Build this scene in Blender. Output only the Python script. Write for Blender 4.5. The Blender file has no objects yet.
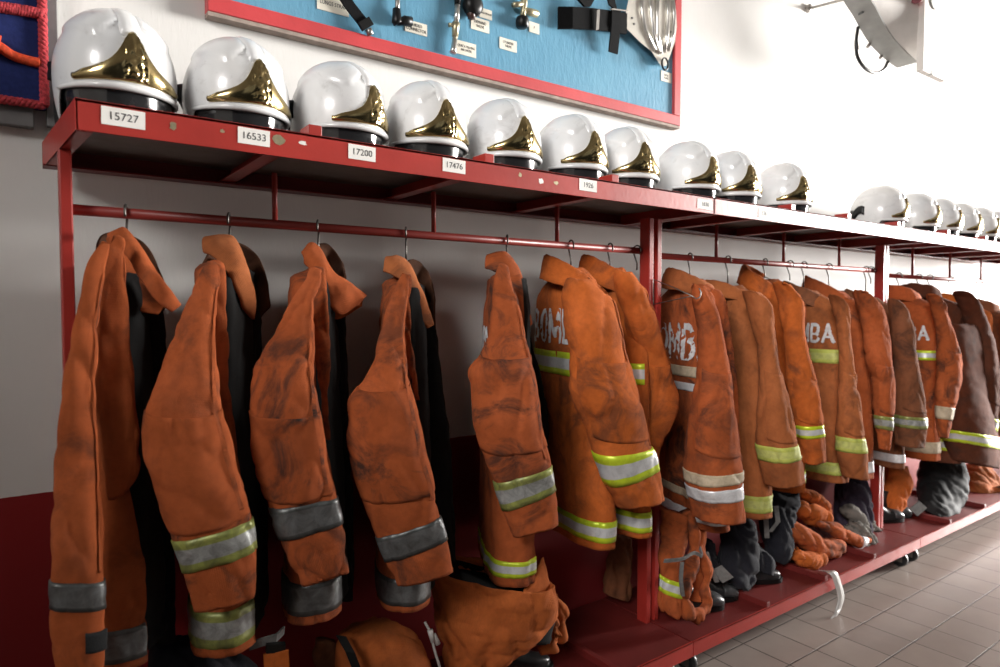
import bpy, bmesh, math, random
import numpy as np
from mathutils import Vector, Matrix, noise

random.seed(7)
COL = bpy.context.scene.collection
PI = math.pi

# ------------------------------------------------------------------ camera geometry (24 mm lens on a 36 mm frame)
F = 667.0
HCAM = 1.406
PITCH = math.atan(25.5 / F)
YAW = math.atan(921.0 / F)
FW = np.array([math.cos(YAW), math.sin(YAW), 0.0])
RT = np.array([math.sin(YAW), -math.cos(YAW), 0.0])
UPV = np.array([0, 0, 1.0])
F3 = FW * math.cos(PITCH) - UPV * math.sin(PITCH)
U3 = UPV * math.cos(PITCH) + FW * math.sin(PITCH)


def ray(u, v):
    return F3 + RT * (u - 500.0) / F + U3 * (333.5 - v) / F


def at(u, v, Y):
    r = ray(u, v)
    q = r * (Y / r[1])
    return np.array([q[0], q[1], q[2] + HCAM])


# ------------------------------------------------------------------ object helpers
def world_loc(o):
    v = Vector((0, 0, 0))
    while o is not None:
        v = v + o.location
        o = o.parent
    return v


def link(name, verts, faces, mat, parent=None, smooth=True, uvs=None, loc=None, sharp=None):
    me = bpy.data.meshes.new(name)
    verts = np.asarray(verts, float)
    base = Vector((0, 0, 0))
    if parent is not None:
        base = world_loc(parent)
    if loc is not None:
        base = Vector(loc)
    v = verts - np.array(base)
    me.from_pydata(v.tolist(), [], [list(map(int, f)) for f in faces])
    if uvs is not None:
        uvl = me.uv_layers.new(name='UVMap')
        li = np.empty(len(me.loops), dtype=np.int32)
        me.loops.foreach_get('vertex_index', li)
        uvl.data.foreach_set('uv', np.asarray(uvs, np.float32)[li].ravel())
    me.materials.append(mat)
    me.update()
    if smooth:
        me.polygons.foreach_set('use_smooth', [True] * len(me.polygons))
    o = bpy.data.objects.new(name, me)
    COL.objects.link(o)
    if parent is not None:
        o.parent = parent
    elif loc is not None:
        o.location = loc
    if sharp is not None:
        try:
            me.set_sharp_from_angle(angle=math.radians(sharp))
        except Exception:
            pass
    return o


def tag(o, label=None, cat=None, group=None, kind=None):
    if label: o['label'] = label
    if cat: o['category'] = cat
    if group: o['group'] = group
    if kind: o['kind'] = kind
    return o


def thing(name, label, cat, loc, group=None):
    o = bpy.data.objects.new(name, None)
    o.empty_display_size = 0.05
    COL.objects.link(o)
    o.location = [float(x) for x in loc]
    return tag(o, label, cat, group)


def copy_tree(o, parent=None):
    c = o.copy()
    COL.objects.link(c)
    if parent is not None:
        c.parent = parent
    for ch in list(o.children):
        copy_tree(ch, c)
    return c


class MB:
    """collects pieces of one part"""
    def __init__(self):
        self.v, self.f, self.uv = [], [], []

    def add(self, verts, faces, uvs=None):
        n = len(self.v)
        self.v.extend([tuple(map(float, p)) for p in verts])
        self.f.extend([[i + n for i in f] for f in faces])
        if uvs is None:
            uvs = [(p[0] + p[1], p[2]) for p in verts]
        self.uv.extend([tuple(map(float, q)) for q in uvs])
        return self

    def box(self, a, b, bev=0.0):
        x0, x1 = sorted((a[0], b[0])); y0, y1 = sorted((a[1], b[1])); z0, z1 = sorted((a[2], b[2]))
        if bev <= 0:
            vs = [(x, y, z) for z in (z0, z1) for y in (y0, y1) for x in (x0, x1)]
            fs = [(0, 2, 3, 1), (4, 5, 7, 6), (0, 1, 5, 4), (2, 6, 7, 3), (0, 4, 6, 2), (1, 3, 7, 5)]
            return self.add(vs, fs)
        bm = bmesh.new()
        bmesh.ops.create_cube(bm, size=1.0)
        for v in bm.verts:
            v.co = Vector(((x0 + x1) / 2 + v.co.x * (x1 - x0), (y0 + y1) / 2 + v.co.y * (y1 - y0), (z0 + z1) / 2 + v.co.z * (z1 - z0)))
        bmesh.ops.bevel(bm, geom=list(bm.edges), offset=bev, segments=2, profile=0.5, affect='EDGES')
        bm.verts.index_update()
        self.add([v.co[:] for v in bm.verts], [[v.index for v in f.verts] for f in bm.faces])
        bm.free()
        return self

    def tube(self, pts, r, n=10, caps=True):
        P = [Vector(p) for p in pts]
        R = r if hasattr(r, '__len__') else [r] * len(P)
        T = []
        for i in range(len(P)):
            a = P[max(i - 1, 0)]; b = P[min(i + 1, len(P) - 1)]
            T.append((b - a).normalized())
        ref = Vector((0, 0, 1)) if abs(T[0].z) < 0.9 else Vector((1, 0, 0))
        N = (ref - T[0] * ref.dot(T[0])).normalized()
        vs, fs = [], []
        for i in range(len(P)):
            N = (N - T[i] * N.dot(T[i])).normalized()
            B = T[i].cross(N)
            for k in range(n):
                a = 2 * PI * k / n
                vs.append(P[i] + (N * math.cos(a) + B * math.sin(a)) * R[i])
        for i in range(len(P) - 1):
            for k in range(n):
                fs.append((i * n + k, i * n + (k + 1) % n, (i + 1) * n + (k + 1) % n, (i + 1) * n + k))
        if caps:
            fs.append(tuple(range(n))[::-1]); fs.append(tuple(range((len(P) - 1) * n, len(P) * n)))
        return self.add(vs, fs)

    def lathe(self, prof, org, axis=(0, 0, 1), n=24):
        ax = Vector(axis).normalized()
        ref = Vector((1, 0, 0)) if abs(ax.x) < 0.9 else Vector((0, 1, 0))
        N = (ref - ax * ref.dot(ax)).normalized(); B = ax.cross(N)
        O = Vector(org)
        vs, fs = [], []
        for (r, h) in prof:
            for k in range(n):
                a = 2 * PI * k / n
                vs.append(O + ax * h + (N * math.cos(a) + B * math.sin(a)) * r)
        for i in range(len(prof) - 1):
            for k in range(n):
                fs.append((i * n + k, i * n + (k + 1) % n, (i + 1) * n + (k + 1) % n, (i + 1) * n + k))
        fs.append(tuple(range(n))[::-1]); fs.append(tuple(range((len(prof) - 1) * n, len(prof) * n)))
        return self.add(vs, fs)

    def ribbon(self, pts, wid, thick=0.002):
        """flat strap: pts centre points, wid half-width vectors"""
        vs, fs = [], []
        n = len(pts)
        P = [Vector(p) for p in pts]; W = [Vector(w) for w in wid]
        for i in range(n):
            T = (P[min(i + 1, n - 1)] - P[max(i - 1, 0)]).normalized()
            N = T.cross(W[i]).normalized() * thick * 0.5
            vs += [P[i] - W[i] - N, P[i] + W[i] - N, P[i] + W[i] + N, P[i] - W[i] + N]
        for i in range(n - 1):
            for k in range(4):
                fs.append((i * 4 + k, i * 4 + (k + 1) % 4, (i + 1) * 4 + (k + 1) % 4, (i + 1) * 4 + k))
        fs.append((3, 2, 1, 0)); fs.append((4 * n - 4, 4 * n - 3, 4 * n - 2, 4 * n - 1))
        return self.add(vs, fs)

    def build(self, name, mat, parent=None, smooth=False, loc=None, sharp=None):
        return link(name, self.v, self.f, mat, parent, smooth, self.uv, loc, sharp)


def catmull(P, n):
    """dense samples along a list of vectors (rows); returns n samples and their parameter"""
    P = np.asarray(P, float)
    m = len(P)
    if m == 2:
        t = np.linspace(0, 1, n)[:, None]
        return P[0] * (1 - t) + P[1] * t
    ts = np.linspace(0, m - 1 - 1e-9, n)
    out = np.empty((n, P.shape[1]))
    for j, s in enumerate(ts):
        i = int(s); f = s - i
        p1, p2 = P[i], P[i + 1]
        p0 = P[i - 1] if i > 0 else 2 * p1 - p2
        p3 = P[i + 2] if i + 2 < m else 2 * p2 - p1
        out[j] = 0.5 * (2 * p1 + (p2 - p0) * f + (2 * p0 - 5 * p1 + 4 * p2 - p3) * f * f + (3 * p1 - p0 - 3 * p2 + p3) * f ** 3)
    return out


def spow(x, e):
    return np.sign(x) * np.abs(x) ** e


DIVS = [0.60, 1.10, 1.62, 2.5, 2.96, 3.42, 4.33, 4.85, 5.4]


def rest(V):
    V = np.array(V, float)
    fl = np.full(len(V), 0.1625)
    for d in DIVS:
        fl = np.maximum(fl, np.where(np.abs(V[:, 0] - d) < 0.05, 0.1885, 0))
    V[:, 2] = np.maximum(V[:, 2], fl)
    return V


class Loft:
    """a soft tube through cross sections (centre C, half axes A and B); t in 0..1 runs along it"""
    M = 240

    def __init__(self, Cs, As, Bs, n=2.3, fold=0.006, crease=0.004, seed=0.0, elbows=(), key=None, stretch=2.0):
        rows = np.hstack([np.asarray(Cs, float), np.asarray(As, float), np.asarray(Bs, float)])
        D = catmull(rows, self.M)
        idx = np.linspace(0, len(rows) - 1, self.M)
        seg = np.r_[0, np.cumsum(np.linalg.norm(np.diff(D[:, :3], axis=0), axis=1))]
        self.len = seg[-1]
        self.tt = seg / seg[-1]
        self.D = D
        self.key = None if key is None else np.interp(idx, np.arange(len(rows)), np.asarray(key, float))
        self.n, self.fold, self.crease, self.seed, self.elbows, self.stretch = n, fold, crease, seed, elbows, stretch

    def t_of(self, k):
        ks = self.key
        if ks[0] > ks[-1]:
            return float(np.interp(k, ks[::-1], self.tt[::-1]))
        return float(np.interp(k, ks, self.tt))

    def rows(self, T):
        T = np.clip(T, 0, 1)
        return np.stack([np.interp(T, self.tt, self.D[:, j]) for j in range(9)], -1)

    def P(self, T, TH):
        R = self.rows(T)
        c = spow(np.cos(TH), 2 / self.n)[..., None]
        s = spow(np.sin(TH), 2 / self.n)[..., None]
        return R[..., :3] + R[..., 3:6] * c + R[..., 6:9] * s, R[..., :3]

    def disp(self, p, t):
        sd = self.seed
        x, y, z = p
        st = self.stretch
        a = noise.noise(Vector((x * 9 + sd, y * 9 - sd, z * 9 / (st * 2))))
        b = noise.noise(Vector((x * 21 - sd, y * 21 + 3, z * 21 / (st * 1.8) + sd)))
        q = noise.noise(Vector(((x + z * 0.35) * 11 + sd * 2, y * 9, (z - x * 0.5) * 5.5 + sd)))
        q2 = noise.noise(Vector(((x - z * 0.5) * 19 + sd, y * 17 + sd, (z + x * 0.6) * 10)))
        rid = (1 - abs(q) * 3.0); rid = max(rid, 0) ** 2
        rid2 = (1 - abs(q2) * 3.0); rid2 = max(rid2, 0) ** 2
        d = self.fold * (a + 0.45 * b) - self.crease * (rid + 0.5 * rid2)
        for (tc, w, amp) in self.elbows:
            g = math.exp(-((t - tc) / w) ** 2)
            if g > 0.02:
                e = noise.noise(Vector((x * 6 + sd, y * 6, z * 17 + 6 * x + sd)))
                d += amp * g * (e - 0.3 * abs(e))
        return d

    def surf(self, T, TH, off=0.0, wr=True):
        e1, e2 = 0.004, 0.02
        p, c = self.P(T, TH)
        dth = self.P(T, TH + e2)[0] - self.P(T, TH - e2)[0]
        dt = self.P(np.minimum(T + e1, 1), TH)[0] - self.P(np.maximum(T - e1, 0), TH)[0]
        N = np.cross(dth, dt)
        L = np.linalg.norm(N, axis=-1, keepdims=True)
        N = N / np.maximum(L, 1e-12)
        o = p - c
        sg = np.sign((N * o).sum(-1, keepdims=True)); sg[sg == 0] = 1
        N = N * sg
        N = np.where(L > 1e-11, N, 0)
        if wr:
            fl = p.reshape(-1, 3); tf = np.broadcast_to(T, p.shape[:-1]).reshape(-1)
            d = np.array([self.disp(fl[i], tf[i]) for i in range(len(fl))]).reshape(p.shape[:-1] + (1,))
        else:
            d = 0.0
        return p + N * (d + off)

    def grid(self, t0, t1, nt, th0, th1, nth, off=0.0):
        T, TH = np.meshgrid(np.linspace(t0, t1, nt), np.linspace(th0, th1, nth), indexing='ij')
        return self.surf(T, TH, off)

    def mesh(self, name, mat, parent, nt=80, nth=56, t0=0.0, t1=1.0, hem=0.05, off=0.0, zfloor=False):
        """closed tube: fan on top, turned-in hem at the end"""
        ths = np.linspace(0, 2 * PI, nth, endpoint=False)
        T, TH = np.meshgrid(np.linspace(t0, t1, nt), ths, indexing='ij')
        G = self.surf(T, TH, off)
        rings = [G[i] for i in range(nt)]
        cen = self.rows(np.array([t1]))[0, :3]
        up = self.rows(np.array([max(t1 - hem / max(self.len, 1e-6), 0)]))[0, :3] - cen
        last = rings[-1]
        m = last.mean(0)
        if hem > 0:
            rings.append(m + (last - m) * 0.965 + up * 0.02)
            rings.append(m + (last - m) * 0.93 + up * 0.25)
            rings.append(m + (last - m) * 0.86 + up * 1.0)
        V = np.concatenate(rings)
        if zfloor:
            V = rest(V)
        nr = len(rings)
        faces = []
        for i in range(nr - 1):
            for k in range(nth):
                faces.append((i * nth + k, i * nth + (k + 1) % nth, (i + 1) * nth + (k + 1) % nth, (i + 1) * nth + k))
        faces.append(tuple(range(nth))[::-1])
        faces.append(tuple((nr - 1) * nth + k for k in range(nth)))
        per = 0.5
        uv = []
        for i in range(nr):
            for k in range(nth):
                kk = k if k <= nth // 2 else nth - k
                uv.append((kk / nth * per, -i / nt * self.len))
        return link(name, V, faces, mat, parent, True, uv)

    def band(self, name, mat, parent, t0, t1, th0=0.0, th1=2 * PI, off=0.003, nth=56, nt=7, skew=None, edge=None):
        """a strip lying on the tube's surface with turned edges"""
        full = abs((th1 - th0) - 2 * PI) < 1e-6
        T, TH = np.meshgrid(np.linspace(t0, t1, nt), np.linspace(th0, th1, nth, endpoint=not full), indexing='ij')
        if edge is not None:
            e = th1 + (edge - th1) * np.clip((T - 0.35) / 0.4, 0, 1)
            TH = th0 + (TH - th0) * (e - th0) / (th1 - th0)
        if skew is not None:
            T = T + skew(TH)
        G = self.surf(T, TH, off)
        I = self.surf(T[[0, -1]], TH[[0, -1]], off * 0.1 - 0.0015)
        rows = [I[0]] + [G[i] for i in range(nt)] + [I[1]]
        V = np.concatenate(rows)
        nr = len(rows)
        faces, uv = [], []
        for i in range(nr - 1):
            for k in range(nth if full else nth - 1):
                faces.append((i * nth + k, i * nth + (k + 1) % nth, (i + 1) * nth + (k + 1) % nth, (i + 1) * nth + k))
        for i in range(nr):
            vv = min(max((i - 1) / (nt - 1), 0), 1)
            for k in range(nth):
                uv.append((k / nth, vv))
        return link(name, V, faces, mat, parent, True, uv)


def sheet(name, mat, parent, A, B, nu=40, nv=12, bulge=0.012, thick=0.012, seed=0.0, wr=0.004, curl=0.0):
    """a thick cloth leaf between two polylines of 3D points"""
    A = catmull(A, nu); B = catmull(B, nu)
    G = np.empty((nu, nv, 3))
    for j in range(nv):
        f = j / (nv - 1)
        G[:, j] = A * (1 - f) + B * f
    du = np.gradient(G, axis=0); dv = np.gradient(G, axis=1)
    N = np.cross(du, dv); N /= np.maximum(np.linalg.norm(N, axis=-1, keepdims=True), 1e-9)
    # face the camera side
    mid = G[nu // 2, nv // 2]
    if np.dot(N[nu // 2, nv // 2], np.array([0, 0, HCAM]) - mid) < 0:
        N = -N
    f = np.linspace(0, 1, nv)[None, :, None]
    G = G + N * (bulge * np.sin(PI * f) + curl * f ** 2)
    d = np.empty((nu, nv, 1))
    for i in range(nu):
        for j in range(nv):
            p = G[i, j]
            d[i, j, 0] = wr * (noise.noise(Vector((p[0] * 22 + seed, p[1] * 22, p[2] * 22))) + 0.5 * noise.noise(Vector((p[0] * 50, p[1] * 50 + seed, p[2] * 50))))
    G = G + N * d
    edge = np.minimum(np.sin(PI * np.clip(np.linspace(0, 1, nv), 0.0, 1))[None, :, None] * 3, 1)
    back = G - N * thick * (0.45 + 0.55 * edge)
    V = np.concatenate([G.reshape(-1, 3), back.reshape(-1, 3)])
    o = nu * nv
    faces = []
    idx = lambda i, j: i * nv + j
    for i in range(nu - 1):
        for j in range(nv - 1):
            faces.append((idx(i, j), idx(i + 1, j), idx(i + 1, j + 1), idx(i, j + 1)))
            faces.append((o + idx(i, j), o + idx(i, j + 1), o + idx(i + 1, j + 1), o + idx(i + 1, j)))
    for i in range(nu - 1):
        faces.append((idx(i, 0), o + idx(i, 0), o + idx(i + 1, 0), idx(i + 1, 0)))
        faces.append((idx(i, nv - 1), idx(i + 1, nv - 1), o + idx(i + 1, nv - 1), o + idx(i, nv - 1)))
    for j in range(nv - 1):
        faces.append((idx(0, j), idx(0, j + 1), o + idx(0, j + 1), o + idx(0, j)))
        faces.append((idx(nu - 1, j), o + idx(nu - 1, j), o + idx(nu - 1, j + 1), idx(nu - 1, j + 1)))
    L = np.linalg.norm(np.diff(A, axis=0), axis=1).sum()
    uv = [(j / nv * 0.08, i / nu * L) for i in range(nu) for j in range(nv)] * 2
    return link(name, V, faces, mat, parent, True, uv)


# ------------------------------------------------------------------ materials
def nmat(name):
    m = bpy.data.materials.new(name)
    m.use_nodes = True
    nt = m.node_tree
    for n in list(nt.nodes):
        nt.nodes.remove(n)
    out = nt.nodes.new('ShaderNodeOutputMaterial')
    b = nt.nodes.new('ShaderNodeBsdfPrincipled')
    nt.links.new(b.outputs[0], out.inputs[0])
    return m, nt, b


def N(nt, typ, **kw):
    n = nt.nodes.new(typ)
    for k, v in kw.items():
        if k.startswith('i_'):
            n.inputs[k[2:].replace('_', ' ')].default_value = v
        else:
            setattr(n, k, v)
    return n


def ramp(nt, src, stops, interp='LINEAR'):
    r = nt.nodes.new('ShaderNodeValToRGB')
    r.color_ramp.interpolation = interp
    el = r.color_ramp.elements
    while len(el) < len(stops):
        el.new(0.5)
    for e, (p, c) in zip(el, stops):
        e.position = p
        e.color = c if len(c) == 4 else (*c, 1)
    nt.links.new(src, r.inputs[0])
    return r


def mixc(nt, fac, a, b, typ='MIX'):
    m = nt.nodes.new('ShaderNodeMix')
    m.data_type = 'RGBA'; m.blend_type = typ
    for k, s in ((0, fac), (6, a), (7, b)):
        if hasattr(s, 'node'):
            nt.links.new(s, m.inputs[k])
        elif k == 0:
            m.inputs[0].default_value = s
        else:
            m.inputs[k].default_value = (*s, 1) if len(s) == 3 else s
    return m.outputs[2]


def coords(nt, seeded=True):
    tc = N(nt, 'ShaderNodeTexCoord')
    if not seeded:
        return tc.outputs['Object']
    oi = N(nt, 'ShaderNodeObjectInfo')
    ml = N(nt, 'ShaderNodeMath', operation='MULTIPLY'); ml.inputs[1].default_value = 37.0
    nt.links.new(oi.outputs['Random'], ml.inputs[0])
    ad = N(nt, 'ShaderNodeVectorMath', operation='ADD')
    nt.links.new(tc.outputs['Object'], ad.inputs[0]); nt.links.new(ml.outputs[0], ad.inputs[1])
    return ad.outputs[0]


def noisen(nt, vec, scale, detail=4, rough=0.55, dist=0.0):
    n = N(nt, 'ShaderNodeTexNoise')
    n.inputs['Scale'].default_value = scale; n.inputs['Detail'].default_value = detail
    n.inputs['Roughness'].default_value = rough; n.inputs['Distortion'].default_value = dist
    nt.links.new(vec, n.inputs['Vector'])
    return n.outputs['Fac']


def fabric(name, col, dirt=0.5, dirtcol=(0.035, 0.022, 0.018), fade=None, rough=0.92, weave=0.45, sheen=0.0):
    m, nt, b = nmat(name)
    v = coords(nt)
    n1 = noisen(nt, v, 5.0, 5, 0.6)
    fade = fade or tuple(min(c * 1.25 + 0.008, 1) for c in col)
    dark = tuple(c * 0.72 for c in col)
    c0 = ramp(nt, n1, [(0.3, dark), (0.5, col), (0.72, fade)]).outputs[0]
    # wear and soot
    n2 = noisen(nt, v, 6.5, 8, 0.68, 1.2)
    n3 = noisen(nt, v, 2.6, 3, 0.5, 0.5)
    a = ramp(nt, n2, [(0.47, (0, 0, 0)), (0.62, (1, 1, 1))]).outputs[0]
    g = ramp(nt, n3, [(0.38, (0, 0, 0)), (0.58, (1, 1, 1))]).outputs[0]
    mu = N(nt, 'ShaderNodeMath', operation='MULTIPLY'); nt.links.new(a, mu.inputs[0]); nt.links.new(g, mu.inputs[1])
    mu2 = N(nt, 'ShaderNodeMath', operation='MULTIPLY'); nt.links.new(mu.outputs[0], mu2.inputs[0]); mu2.inputs[1].default_value = dirt
    c1 = mixc(nt, mu2.outputs[0], c0, dirtcol)
    # fine grime
    n4 = noisen(nt, v, 60, 3, 0.6)
    gr = ramp(nt, n4, [(0.3, (0.75, 0.75, 0.75)), (0.6, (1, 1, 1))]).outputs[0]
    c2 = mixc(nt, 0.6, c1, gr, 'MULTIPLY')
    nt.links.new(c2, b.inputs['Base Color'])
    b.inputs['Roughness'].default_value = rough
    b.inputs['Specular IOR Level'].default_value = 0.25
    b.inputs['Sheen Weight'].default_value = sheen
    b.inputs['Sheen Roughness'].default_value = 0.6
    # ripstop weave from uv
    uv = N(nt, 'ShaderNodeUVMap'); uv.uv_map = 'UVMap'
    w1 = N(nt, 'ShaderNodeTexWave', bands_direction='X'); w2 = N(nt, 'ShaderNodeTexWave', bands_direction='Y')
    for w in (w1, w2):
        w.inputs['Scale'].default_value = 95.0
        w.inputs['Distortion'].default_value = 1.2
        w.inputs['Detail Scale'].default_value = 2.0
        nt.links.new(uv.outputs[0], w.inputs[0])
    mx = N(nt, 'ShaderNodeMath', operation='MAXIMUM')
    nt.links.new(w1.outputs['Fac'], mx.inputs[0]); nt.links.new(w2.outputs['Fac'], mx.inputs[1])
    n5 = noisen(nt, v, 38, 4, 0.6)
    ad = N(nt, 'ShaderNodeMath', operation='MULTIPLY_ADD'); nt.links.new(n5, ad.inputs[0]); ad.inputs[1].default_value = 2.2
    nt.links.new(mx.outputs[0], ad.inputs[2])
    bp = N(nt, 'ShaderNodeBump'); bp.inputs['Strength'].default_value = weave; bp.inputs['Distance'].default_value = 0.0016
    nt.links.new(ad.outputs[0], bp.inputs['Height'])
    nt.links.new(bp.outputs[0], b.inputs['Normal'])
    return m


def plain(name, col, rough=0.5, metal=0.0, var=0.12, scale=20, bump=0.0, spec=0.5, coat=0.0):
    m, nt, b = nmat(name)
    v = coords(nt)
    n1 = noisen(nt, v, scale, 4)
    c = ramp(nt, n1, [(0.3, tuple(x * (1 - var) for x in col)), (0.7, tuple(min(x * (1 + var), 1) for x in col))]).outputs[0]
    nt.links.new(c, b.inputs['Base Color'])
    b.inputs['Roughness'].default_value = rough; b.inputs['Metallic'].default_value = metal
    b.inputs['Specular IOR Level'].default_value = spec
    b.inputs['Coat Weight'].default_value = coat
    if bump > 0:
        bp = N(nt, 'ShaderNodeBump'); bp.inputs['Strength'].default_value = bump; bp.inputs['Distance'].default_value = 0.004
        nt.links.new(n1, bp.inputs['Height']); nt.links.new(bp.outputs[0], b.inputs['Normal'])
    return m


def stripe_mat(name, edge, mid, e=0.28, dirt=0.4, metal=0.25, rough=0.38):
    m, nt, b = nmat(name)
    uv = N(nt, 'ShaderNodeUVMap'); uv.uv_map = 'UVMap'
    sp = N(nt, 'ShaderNodeSeparateXYZ'); nt.links.new(uv.outputs[0], sp.inputs[0])
    r = ramp(nt, sp.outputs[1], [(0.0, edge), (e - 0.01, edge), (e + 0.01, mid), (1 - e - 0.01, mid), (1 - e + 0.01, edge), (1.0, edge)])
    v = coords(nt)
    n1 = noisen(nt, v, 30, 6, 0.7, 0.6)
    d = ramp(nt, n1, [(0.5 - 0.22 * dirt, (0, 0, 0)), (0.78, (1, 1, 1))]).outputs[0]
    mu = N(nt, 'ShaderNodeMath', operation='MULTIPLY'); nt.links.new(d, mu.inputs[0]); mu.inputs[1].default_value = min(dirt * 1.5, 0.95)
    c = mixc(nt, mu.outputs[0], r.outputs[0], (0.05, 0.045, 0.04))
    nt.links.new(c, b.inputs['Base Color'])
    b.inputs['Roughness'].default_value = rough
    b.inputs['Metallic'].default_value = metal
    bp = N(nt, 'ShaderNodeBump'); bp.inputs['Strength'].default_value = 0.4; bp.inputs['Distance'].default_value = 0.002
    nt.links.new(n1, bp.inputs['Height']); nt.links.new(bp.outputs[0], b.inputs['Normal'])
    return m


def red_paint(name, col, rough=0.38, chips=0.5):
    m, nt, b = nmat(name)
    v = coords(nt)
    n1 = noisen(nt, v, 4, 5)
    c0 = ramp(nt, n1, [(0.3, tuple(x * 0.8 for x in col)), (0.7, tuple(min(x * 1.15, 1) for x in col))]).outputs[0]
    n2 = noisen(nt, v, 9, 7, 0.7, 1.5)
    ch = ramp(nt, n2, [(0.70, (0, 0, 0)), (0.73, (1, 1, 1))]).outputs[0]
    mu = N(nt, 'ShaderNodeMath', operation='MULTIPLY'); nt.links.new(ch, mu.inputs[0]); mu.inputs[1].default_value = chips
    c = mixc(nt, mu.outputs[0], c0, (0.38, 0.27, 0.2))
    nt.links.new(c, b.inputs['Base Color'])
    b.inputs['Roughness'].default_value = rough
    n3 = noisen(nt, v, 55, 3)
    bp = N(nt, 'ShaderNodeBump'); bp.inputs['Strength'].default_value = 0.25; bp.inputs['Distance'].default_value = 0.002
    nt.links.new(n3, bp.inputs['Height']); nt.links.new(bp.outputs[0], b.inputs['Normal'])
    return m


M = {}
M['orange'] = fabric('orange_cloth', (0.40, 0.090, 0.024), 0.9)
M['orange_soot'] = fabric('sooty_orange_cloth', (0.40, 0.090, 0.025), 1.0)
M['orange_bright'] = fabric('bright_orange_cloth', (0.50, 0.115, 0.020), 0.6)
M['brown'] = fabric('brown_orange_cloth', (0.38, 0.115, 0.036), 0.5)
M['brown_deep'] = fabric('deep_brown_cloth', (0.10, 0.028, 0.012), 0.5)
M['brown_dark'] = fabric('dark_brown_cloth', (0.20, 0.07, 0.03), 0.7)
M['orange_clean'] = fabric('clean_orange_cloth', (0.46, 0.115, 0.026), 0.25)
M['inner'] = fabric('inner_orange_cloth', (0.34, 0.075, 0.018), 0.5)
M['lining'] = fabric('dark_lining_cloth', (0.007, 0.0068, 0.0068), 0.3, (0.005, 0.005, 0.005), (0.011, 0.0105, 0.010), weave=0.2, sheen=0.0)
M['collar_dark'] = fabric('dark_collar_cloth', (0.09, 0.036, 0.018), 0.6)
M['navy'] = fabric('navy_cloth', (0.012, 0.012, 0.018), 0.3, (0.006, 0.006, 0.006), (0.022, 0.022, 0.03), weave=0.3, sheen=0.05)
M['purple'] = fabric('purple_black_cloth', (0.035, 0.026, 0.042), 0.3, (0.01, 0.01, 0.01), (0.07, 0.05, 0.08), weave=0.3)
M['blackcloth'] = fabric('black_cloth', (0.010, 0.010, 0.011), 0.3, (0.006, 0.006, 0.006), (0.03, 0.03, 0.03), weave=0.3, rough=0.7)
M['camo'] = fabric('grey_mottled_cloth', (0.20, 0.18, 0.16), 0.9, (0.03, 0.028, 0.026), (0.45, 0.42, 0.38), weave=0.3)
M['lime'] = stripe_mat('lime_silver_tape', (0.55, 0.68, 0.03), (0.62, 0.63, 0.64), 0.27, 0.22)
M['lime_dirty'] = stripe_mat('dirty_lime_tape', (0.33, 0.36, 0.09), (0.40, 0.41, 0.40), 0.27, 0.6)
M['lime_plain'] = stripe_mat('lime_tape', (0.48, 0.52, 0.10), (0.52, 0.55, 0.16), 0.27, 0.35, 0.05, 0.6)
M['silver_dirty'] = stripe_mat('sooty_silver_tape', (0.12, 0.13, 0.13), (0.21, 0.22, 0.225), 0.15, 0.8, 0.5)
M['silver'] = stripe_mat('silver_tape', (0.72, 0.72, 0.74), (0.8, 0.8, 0.82), 0.1, 0.25)
M['beige'] = stripe_mat('beige_tape', (0.50, 0.40, 0.27), (0.55, 0.45, 0.32), 0.2, 0.35, 0.0, 0.7)
M['white_print'] = plain('white_lettering', (0.62, 0.61, 0.62), 0.6, 0.0, 0.2, 60)
M['red'] = red_paint('red_enamel', (0.36, 0.030, 0.022))
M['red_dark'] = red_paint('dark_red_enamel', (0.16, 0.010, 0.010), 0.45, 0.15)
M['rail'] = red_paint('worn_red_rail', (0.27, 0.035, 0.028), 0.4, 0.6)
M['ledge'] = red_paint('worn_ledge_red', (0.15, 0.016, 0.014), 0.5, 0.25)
M['sheet_grey'] = plain('grey_sheet', (0.20, 0.185, 0.175), 0.7, 0.0, 0.1)
M['paper'] = plain('white_paper', (0.78, 0.76, 0.72), 0.7, 0, 0.06)
M['ink'] = plain('black_ink', (0.06, 0.06, 0.06), 0.6, 0, 0.1)
M['steel'] = plain('dull_steel', (0.32, 0.30, 0.28), 0.4, 0.9, 0.2)
M['wire'] = plain('dark_wire', (0.12, 0.11, 0.10), 0.4, 0.8, 0.2)
M['steel_bright'] = plain('bright_steel', (0.72, 0.70, 0.66), 0.28, 0.95, 0.1)
M['black_plastic'] = plain('black_plastic', (0.006, 0.006, 0.006), 0.4, 0, 0.3, 20, 0.0, 0.3)
M['rubber'] = plain('black_rubber', (0.016, 0.016, 0.017), 0.33, 0, 0.3, 30, 0.1)
M['toecap'] = plain('worn_grey_toecap', (0.07, 0.072, 0.075), 0.32, 0.2, 0.4, 25)
M['grey_strap'] = plain('grey_webbing', (0.16, 0.155, 0.15), 0.6, 0, 0.25, 60)
M['silver_strap'] = plain('silver_strap', (0.52, 0.50, 0.48), 0.4, 0.1, 0.1, 30)
M['black_web'] = plain('black_webbing', (0.004, 0.004, 0.0045), 0.9, 0, 0.3, 200, 0.3, 0.15)
M['brass'] = plain('dull_brass', (0.45, 0.40, 0.26), 0.4, 0.8, 0.25, 60)
M['velcro'] = plain('black_velcro', (0.012, 0.013, 0.014), 0.95, 0, 0.3, 300, 0.4)


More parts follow.
